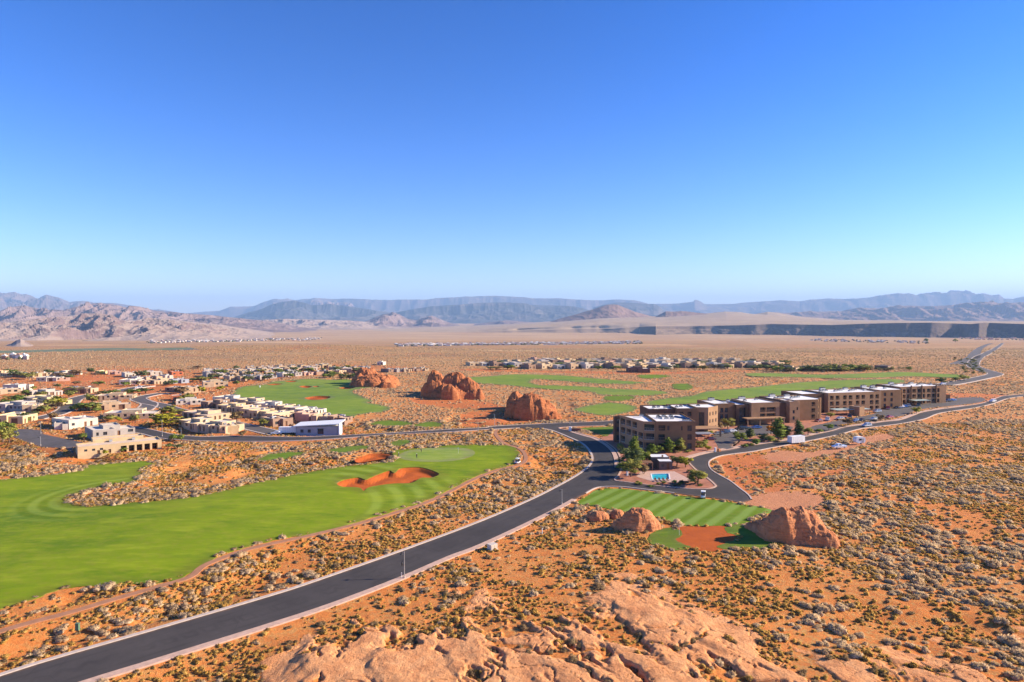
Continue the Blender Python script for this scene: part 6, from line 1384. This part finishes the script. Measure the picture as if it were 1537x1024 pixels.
# ------------------------------------------------------------------ golfers
SKIN = flat('skin', (.45, .26, .18), .6, .05, 3)
def person(px, py, yaw, lab, top, bottom, pose):
    a = at(px, py); r = empty('person', (a.x, a.y, a.z+.08), R(yaw)); tag(r, lab, 'person', 'golfers on the green')
    J = {'pel': (0, 0, .95), 'che': (0, .02, 1.30), 'nek': (0, .02, 1.47), 'chn': (0, .05, 1.56), 'hed': (0, .04, 1.68), 'top': (0, .03, 1.77),
         'lhp': (-.10, 0, .90), 'lkn': (-.12, .04, .50), 'lan': (-.13, 0, .09), 'lto': (-.14, .17, .04), 'rhp': (.10, 0, .90), 'rkn': (.13, .04, .50), 'ran': (.14, 0, .09), 'rto': (.15, .17, .04),
         'lsh': (-.19, .01, 1.41), 'lel': (-.25, .02, 1.13), 'lwr': (-.22, .17, .93), 'lhd': (-.19, .23, .86), 'rsh': (.19, .01, 1.41), 'rel': (.26, .02, 1.13), 'rwr': (.22, .16, .92), 'rhd': (.19, .22, .85)}
    if pose == 'putt':
        for k in ('che', 'nek', 'chn', 'hed', 'top', 'lsh', 'rsh', 'lel', 'rel'): x, y, z = J[k]; t = (z-.95); J[k] = (x, y+t*.5, .95+t*.86)
        J['lwr'] = (-.06, .45, .86); J['rwr'] = (.06, .45, .84); J['lhd'] = (-.02, .5, .78); J['rhd'] = (.03, .5, .76)
    E = [('pel', 'che'), ('che', 'nek'), ('nek', 'chn'), ('chn', 'hed'), ('hed', 'top'), ('pel', 'lhp'), ('lhp', 'lkn'), ('lkn', 'lan'), ('lan', 'lto'), ('pel', 'rhp'), ('rhp', 'rkn'), ('rkn', 'ran'), ('ran', 'rto'), ('che', 'lsh'), ('lsh', 'lel'), ('lel', 'lwr'), ('lwr', 'lhd'), ('che', 'rsh'), ('rsh', 'rel'), ('rel', 'rwr'), ('rwr', 'rhd')]
    RR = {'pel': .15, 'che': .15, 'nek': .06, 'chn': .075, 'hed': .105, 'top': .07, 'lhp': .10, 'rhp': .10, 'lkn': .065, 'rkn': .065, 'lan': .045, 'ran': .045, 'lto': .04, 'rto': .04, 'lsh': .065, 'rsh': .065, 'lel': .045, 'rel': .045, 'lwr': .03, 'rwr': .03, 'lhd': .035, 'rhd': .035}
    ks = list(J); me = bpy.data.meshes.new('body'); me.from_pydata([J[k] for k in ks], [(ks.index(a_), ks.index(b_)) for a_, b_ in E], [])
    o = link('body', me, r); md = o.modifiers.new('skin', 'SKIN')
    for i, k in enumerate(ks): me.skin_vertices[0].data[i].radius = (RR[k], RR[k]); me.skin_vertices[0].data[i].use_root = (k == 'pel')
    o.modifiers.new('sub', 'SUBSURF').levels = 1; o.modifiers['sub'].render_levels = 1
    dg = bpy.context.evaluated_depsgraph_get(); m2 = bpy.data.meshes.new_from_object(o.evaluated_get(dg)); o.modifiers.clear(); o.data = m2
    m2.materials.clear(); 
    for m_ in (SKIN, top, bottom): m2.materials.append(m_)
    for p_ in m2.polygons:
        z = p_.center.z; p_.material_index = 0 if z > (1.45 if pose != 'putt' else 1.33) else 1 if (z > .93 and math.hypot(p_.center.x, 0) < .24 and p_.center.y < .4) else 2 if (z > .02 and abs(p_.center.x) < .2 and p_.center.y < .25) else 0
        p_.use_smooth = True
    hc = J['hed']; b = MB(); b.lathe([(.10, 0), (.112, .05), (.09, .1), (.0, .13)], 12, (hc[0], hc[1]-.01, hc[2]+.02)); b.add([(-.09, hc[1]+.08, hc[2]+.03), (.09, hc[1]+.08, hc[2]+.03), (.07, hc[1]+.2, hc[2]+.02), (-.07, hc[1]+.2, hc[2]+.02)], [(0, 1, 2, 3)]); b.build('cap', WHITE, r, True)
    if pose == 'putt':
        c = empty('golf_putter', r.location, r.rotation_euler[2]); tag(c, 'thin golf putter held by the bending golfer', 'golf club'); b = MB(); b.tube((0, .52, .9), (0, .68, .03), .012, n=6); b.build('shaft', METAL, c); b = MB(); b.box(-.06, .66, .0, .06, .72, .04); b.build('club_head', METAL, c)
NAVY = flat('navy_cloth', (.03, .04, .07), .9); BLK = flat('black_cloth', (.02, .02, .022), .9); KHK = flat('grey_cloth', (.12, .11, .11), .9)
person(625.5, 688.5, 200, 'golfer in dark clothes standing at the front of the putting green', BLK, NAVY, 'stand')
person(632.5, 679, 120, 'golfer in dark clothes at the back of the putting green', NAVY, BLK, 'putt')
person(598.5, 686.5, 80, 'golfer in a navy top walking beside the smaller red bunker', NAVY, KHK, 'stand')
SAGE = shrubmat('sage_leaves', (.68, .47, .26), (.80, .60, .37), (.84, .63, .36))
TUFT = shrubmat('dry_tuft', (.64, .39, .10), (.76, .50, .15), (.80, .56, .20))
DARKS = shrubmat('dark_scrub', (.38, .25, .13), (.46, .32, .17), (.52, .36, .16))
def sage_mesh(name, seed, nl, sub, mat, flat_=.62, lf=.15, nm=6):
    g = np.random.default_rng(seed); cs = []
    for i in range(nm):
        a = g.uniform(0, 6.28); r = g.uniform(0, .62) if i else 0
        q = g.uniform(.34, .58)
        cs.append((r*math.cos(a), r*math.sin(a), q*flat_*.5, q, q, q*flat_*g.uniform(.75, 1.15)))
    parts = cores(cs, sub, .8, seed)+[leafcloud(cs, nl, lf, rg=g, upb=.5)]
    V, T = joinT(parts); V[:, 2] = np.maximum(V[:, 2], -.12)
    return puff(np_mesh(name, V, T, mat, True), V, cs)
SAGE_N = [sage_mesh('sagebrush', 100+i, 420, 2, SAGE, .70, .13, 7) for i in range(6)]
SAGE_F = [sage_mesh('sagebrush_far', 130+i, 46, 1, SAGE, .7, .26, 4) for i in range(5)]
TUFT_N = [sage_mesh('bunch_grass', 150+i, 130, 1, TUFT, .75, .26, 3) for i in range(4)]
DARK_N = [sage_mesh('dark_brush', 170+i, 300, 1, DARKS, .6, .15, 6) for i in range(3)]
def sample(n, y0, y1, pw=1.):
    Y = np.sqrt(rng.uniform(y0**2, y1**2, n)); T = rng.uniform(-1.0, 1.0, n); return Y*T, Y
def blocked(x, y, pad=1.):
    k = np.zeros(x.shape, bool)
    gid = {id(P) for P in GP.values()}
    for P in KEEP+BLOCKS: k |= (pip(x, y, P) & (pdist(x, y, P, True, 3) > .6+.8*vn(x, y, 5))) if id(P) in gid else pip(x, y, P)
    for P in (ROADP, PATH): k |= (pdist(x, y, P, True, 3) < pad)
    return k
def zone_density(x, y):
    c = fbm(x/16, y/16, 201, 4); d = .25+2.6*ss(.38, .66, c)
    d = d*(.6+.9*fbm(x/70, y/70, 203, 2))
    bare = np.zeros(x.shape)
    for P in BARE: bare = np.maximum(bare, pip(x, y, P)*1.)
    d = d*(1-.85*bare)
    gd = pip(x, y, GARDEN); d = np.where(gd, d*.25, d)
    # thick belts hugging the fairways
    edge = np.full(x.shape, 50.)
    for k in ('fairway_a', 'grass_b', 'grass_c', 'grass_d', 'grass_e', 'grass_f', 'fairway_g', 'fairway_h', 'fairway_j', 'fairway_k'):
        edge = np.minimum(edge, pdist(x, y, GP[k], True, 16))
    d = d+2.2*np.exp(-(edge/4.5)**2)*(y > 150)*(bare < .5)
    # open sand and grass in front, thick brush at the far right
    d = np.where((y < 175), d*(.32+.8*ss(35, 85, x)+.6*ss(-20, -60, x)), d)
    r, _ = outcrop(x, y); d = d*(1-ss(.15, .4, r))
    return d
def scatter():
    out = {'sage': [], 'far': [], 'tuft': [], 'dark': []}
    def take(n, y0, y1, f):
        x, y = sample(n, y0, y1); k = rng.uniform(0, 1, n) < f(x, y); x, y = x[k], y[k]; k = ~blocked(x, y); return x[k], y[k]
    area = lambda a, b: (b*b-a*a)
    x, y = take(int(area(80, 340)*.52), 80, 340, lambda x, y: zone_density(x, y)/2.5); out['sage'] = (x, y, rng.gamma(4, .15, len(x)).clip(0, 1.7)+.18)
    x, y = take(int(area(340, 1000)*.17), 340, 1000, lambda x, y: np.clip(zone_density(x, y)/2.6+.12, 0, 1)*(1-ss(520, 1000, y))); s = rng.uniform(.5, 1.2, len(x))
    x2, y2 = take(int(area(600, 1900)*.022), 600, 1900, lambda x, y: (.25+ss(.4, .6, fbm(x/120, y/120, 241, 4)))*ss(600, 900, y)*(1-.7*ss(1200, 1900, y))); s2 = rng.uniform(.7, 1.9, len(x2))
    out['far'] = (np.concatenate([x, x2]), np.concatenate([y, y2]), np.concatenate([s, s2]))
    def td(x, y):
        r, _ = outcrop(x, y); g = fbm(x/9, y/9, 231, 3)
        br = np.zeros(x.shape, bool)
        for P in BARE+[GRAVEL, GRAVEL2]: br |= pip(x, y, P)
        return (ss(.36, .62, g)*(1-ss(.1, .35, r))*(1-.6*ss(160, 330, y))+.09*(r < .5))*np.where(br, .3, 1)
    x, y = take(int(area(80, 330)*1.7), 80, 330, td); out['tuft'] = (x, y, rng.gamma(5, .062, len(x))+.13)
    def dd(x, y):
        r, h = outcrop(x, y); ed = (fbm(x/4, y/4, 71, 2) > .5)
        cr = outcrop(x+.8, y)[0]-r
        return np.where(r < .45, .12+1.6*((cr > .3) | (outcrop(x, y+.8)[0]-r > .3))*(y < 150), 0)
    x, y = take(int(area(80, 200)*.5), 80, 200, dd); out['dark'] = (x, y, rng.gamma(8, .065, len(x))+.15)
    return out
SC = scatter()
print('scatter', {k: len(v[0]) for k, v in SC.items()})
def indiv(key, meshes, n, name, cat, labels, group):
    x, y, s = SC[key]; vis = np.abs(x/y) < .76
    sc_ = np.where(vis & (y > 88), s/y, 0); k = np.argsort(-sc_)[:n]
    z = Hg(x[k], y[k])
    for i, j in enumerate(k):
        o = link(name, meshes[i % len(meshes)]); q = float(s[j])
        o.location = (float(x[j]), float(y[j]), float(z[i])-.06); o.scale = (q*rng.uniform(.85, 1.2), q, q*rng.uniform(.8, 1.15)); o.rotation_euler = (0, 0, rng.uniform(0, 6.28))
        tag(o, labels(float(x[j]), float(y[j]), q), cat, group)
    m = np.ones(len(x), bool); m[k] = False; SC[key] = (x[m], y[m], s[m])
def sl_(x, y, q):
    w = 'broad' if q > 1.5 else 'mid-sized'
    if y < 140 and x < -25: return f'{w} grey sagebrush on the sand strip beside the near road and cart path'
    if y < 150 and x > 30: return f'{w} grey sagebrush on red sand right of the pale slickrock'
    return f'{w} grey sagebrush on open sand between the road and the striped lawn'
indiv('sage', SAGE_N, 290, 'sagebrush', 'shrub', sl_, 'grey sagebrush on the near desert')
indiv('tuft', TUFT_N, 290, 'grass_tuft', 'grass tuft', lambda x, y, q: 'yellow-brown tuft of dry desert grass on orange sand in front', 'dry grass tufts on the near sand')
indiv('dark', DARK_N, 200, 'dark_brush', 'shrub', lambda x, y, q: 'low dark brown brush growing by the slickrock joints', 'dark low brush round the slickrock')
def gn_scatter(name, meshes, data, zoff=-.05, label=None):
    x, y, s = data; z = Hg(x, y)+zoff; n = len(x)
    me = bpy.data.meshes.new(name); me.vertices.add(n); me.vertices.foreach_set('co', np.stack([x, y, z], 1).astype(np.float32).ravel())
    def A(nm, t, v): a = me.attributes.new(nm, t, 'POINT'); return a
    a = me.attributes.new('scl', 'FLOAT_VECTOR', 'POINT'); a.data.foreach_set('vector', np.stack([s*rng.uniform(.85, 1.25, n), s, s*rng.uniform(.75, 1.15, n)], 1).astype(np.float32).ravel())
    a = me.attributes.new('rot', 'FLOAT_VECTOR', 'POINT'); a.data.foreach_set('vector', np.stack([0*x, 0*x, rng.uniform(0, 6.28, n)], 1).astype(np.float32).ravel())
    a = me.attributes.new('vari', 'INT', 'POINT'); a.data.foreach_set('value', rng.integers(0, len(meshes), n).astype(np.int32))
    o = link(name, me); o['kind'] = 'stuff'; o['label'] = label or name
    cl = bpy.data.collections.new(name+'_kinds')
    for i, m in enumerate(meshes):
        q = bpy.data.objects.new(f'{name}_kind', m); cl.objects.link(q)
    ng = bpy.data.node_groups.new(name, 'GeometryNodeTree')
    ng.interface.new_socket('Geometry', in_out='INPUT', socket_type='NodeSocketGeometry'); ng.interface.new_socket('Geometry', in_out='OUTPUT', socket_type='NodeSocketGeometry')
    gi = ng.nodes.new('NodeGroupInput'); go = ng.nodes.new('NodeGroupOutput'); ip = ng.nodes.new('GeometryNodeInstanceOnPoints'); ci = ng.nodes.new('GeometryNodeCollectionInfo')
    ci.inputs['Collection'].default_value = cl; ci.inputs['Separate Children'].default_value = True; ci.inputs['Reset Children'].default_value = True
    def na(nm, t): q = ng.nodes.new('GeometryNodeInputNamedAttribute'); q.data_type = t; q.inputs['Name'].default_value = nm; return q.outputs['Attribute']
    L = ng.links.new
    L(gi.outputs[0], ip.inputs['Points']); L(ci.outputs[0], ip.inputs['Instance']); ip.inputs['Pick Instance'].default_value = True
    L(na('vari', 'INT'), ip.inputs['Instance Index']); L(na('rot', 'FLOAT_VECTOR'), ip.inputs['Rotation']); L(na('scl', 'FLOAT_VECTOR'), ip.inputs['Scale'])
    L(ip.outputs[0], go.inputs[0])
    md = o.modifiers.new('scatter', 'NODES'); md.node_group = ng
gn_scatter('sagebrush_scrub', SAGE_N, SC['sage'], label='grey sagebrush covering the near desert')
gn_scatter('far_scrub', SAGE_F, SC['far'], label='low scrub covering the desert round the estate')
gn_scatter('dry_grass', TUFT_N, SC['tuft'], label='dry yellow-brown grass tufts over the orange sand')
gn_scatter('dark_scrub', DARK_N, SC['dark'], label='dark low brush in the joints of the slickrock')
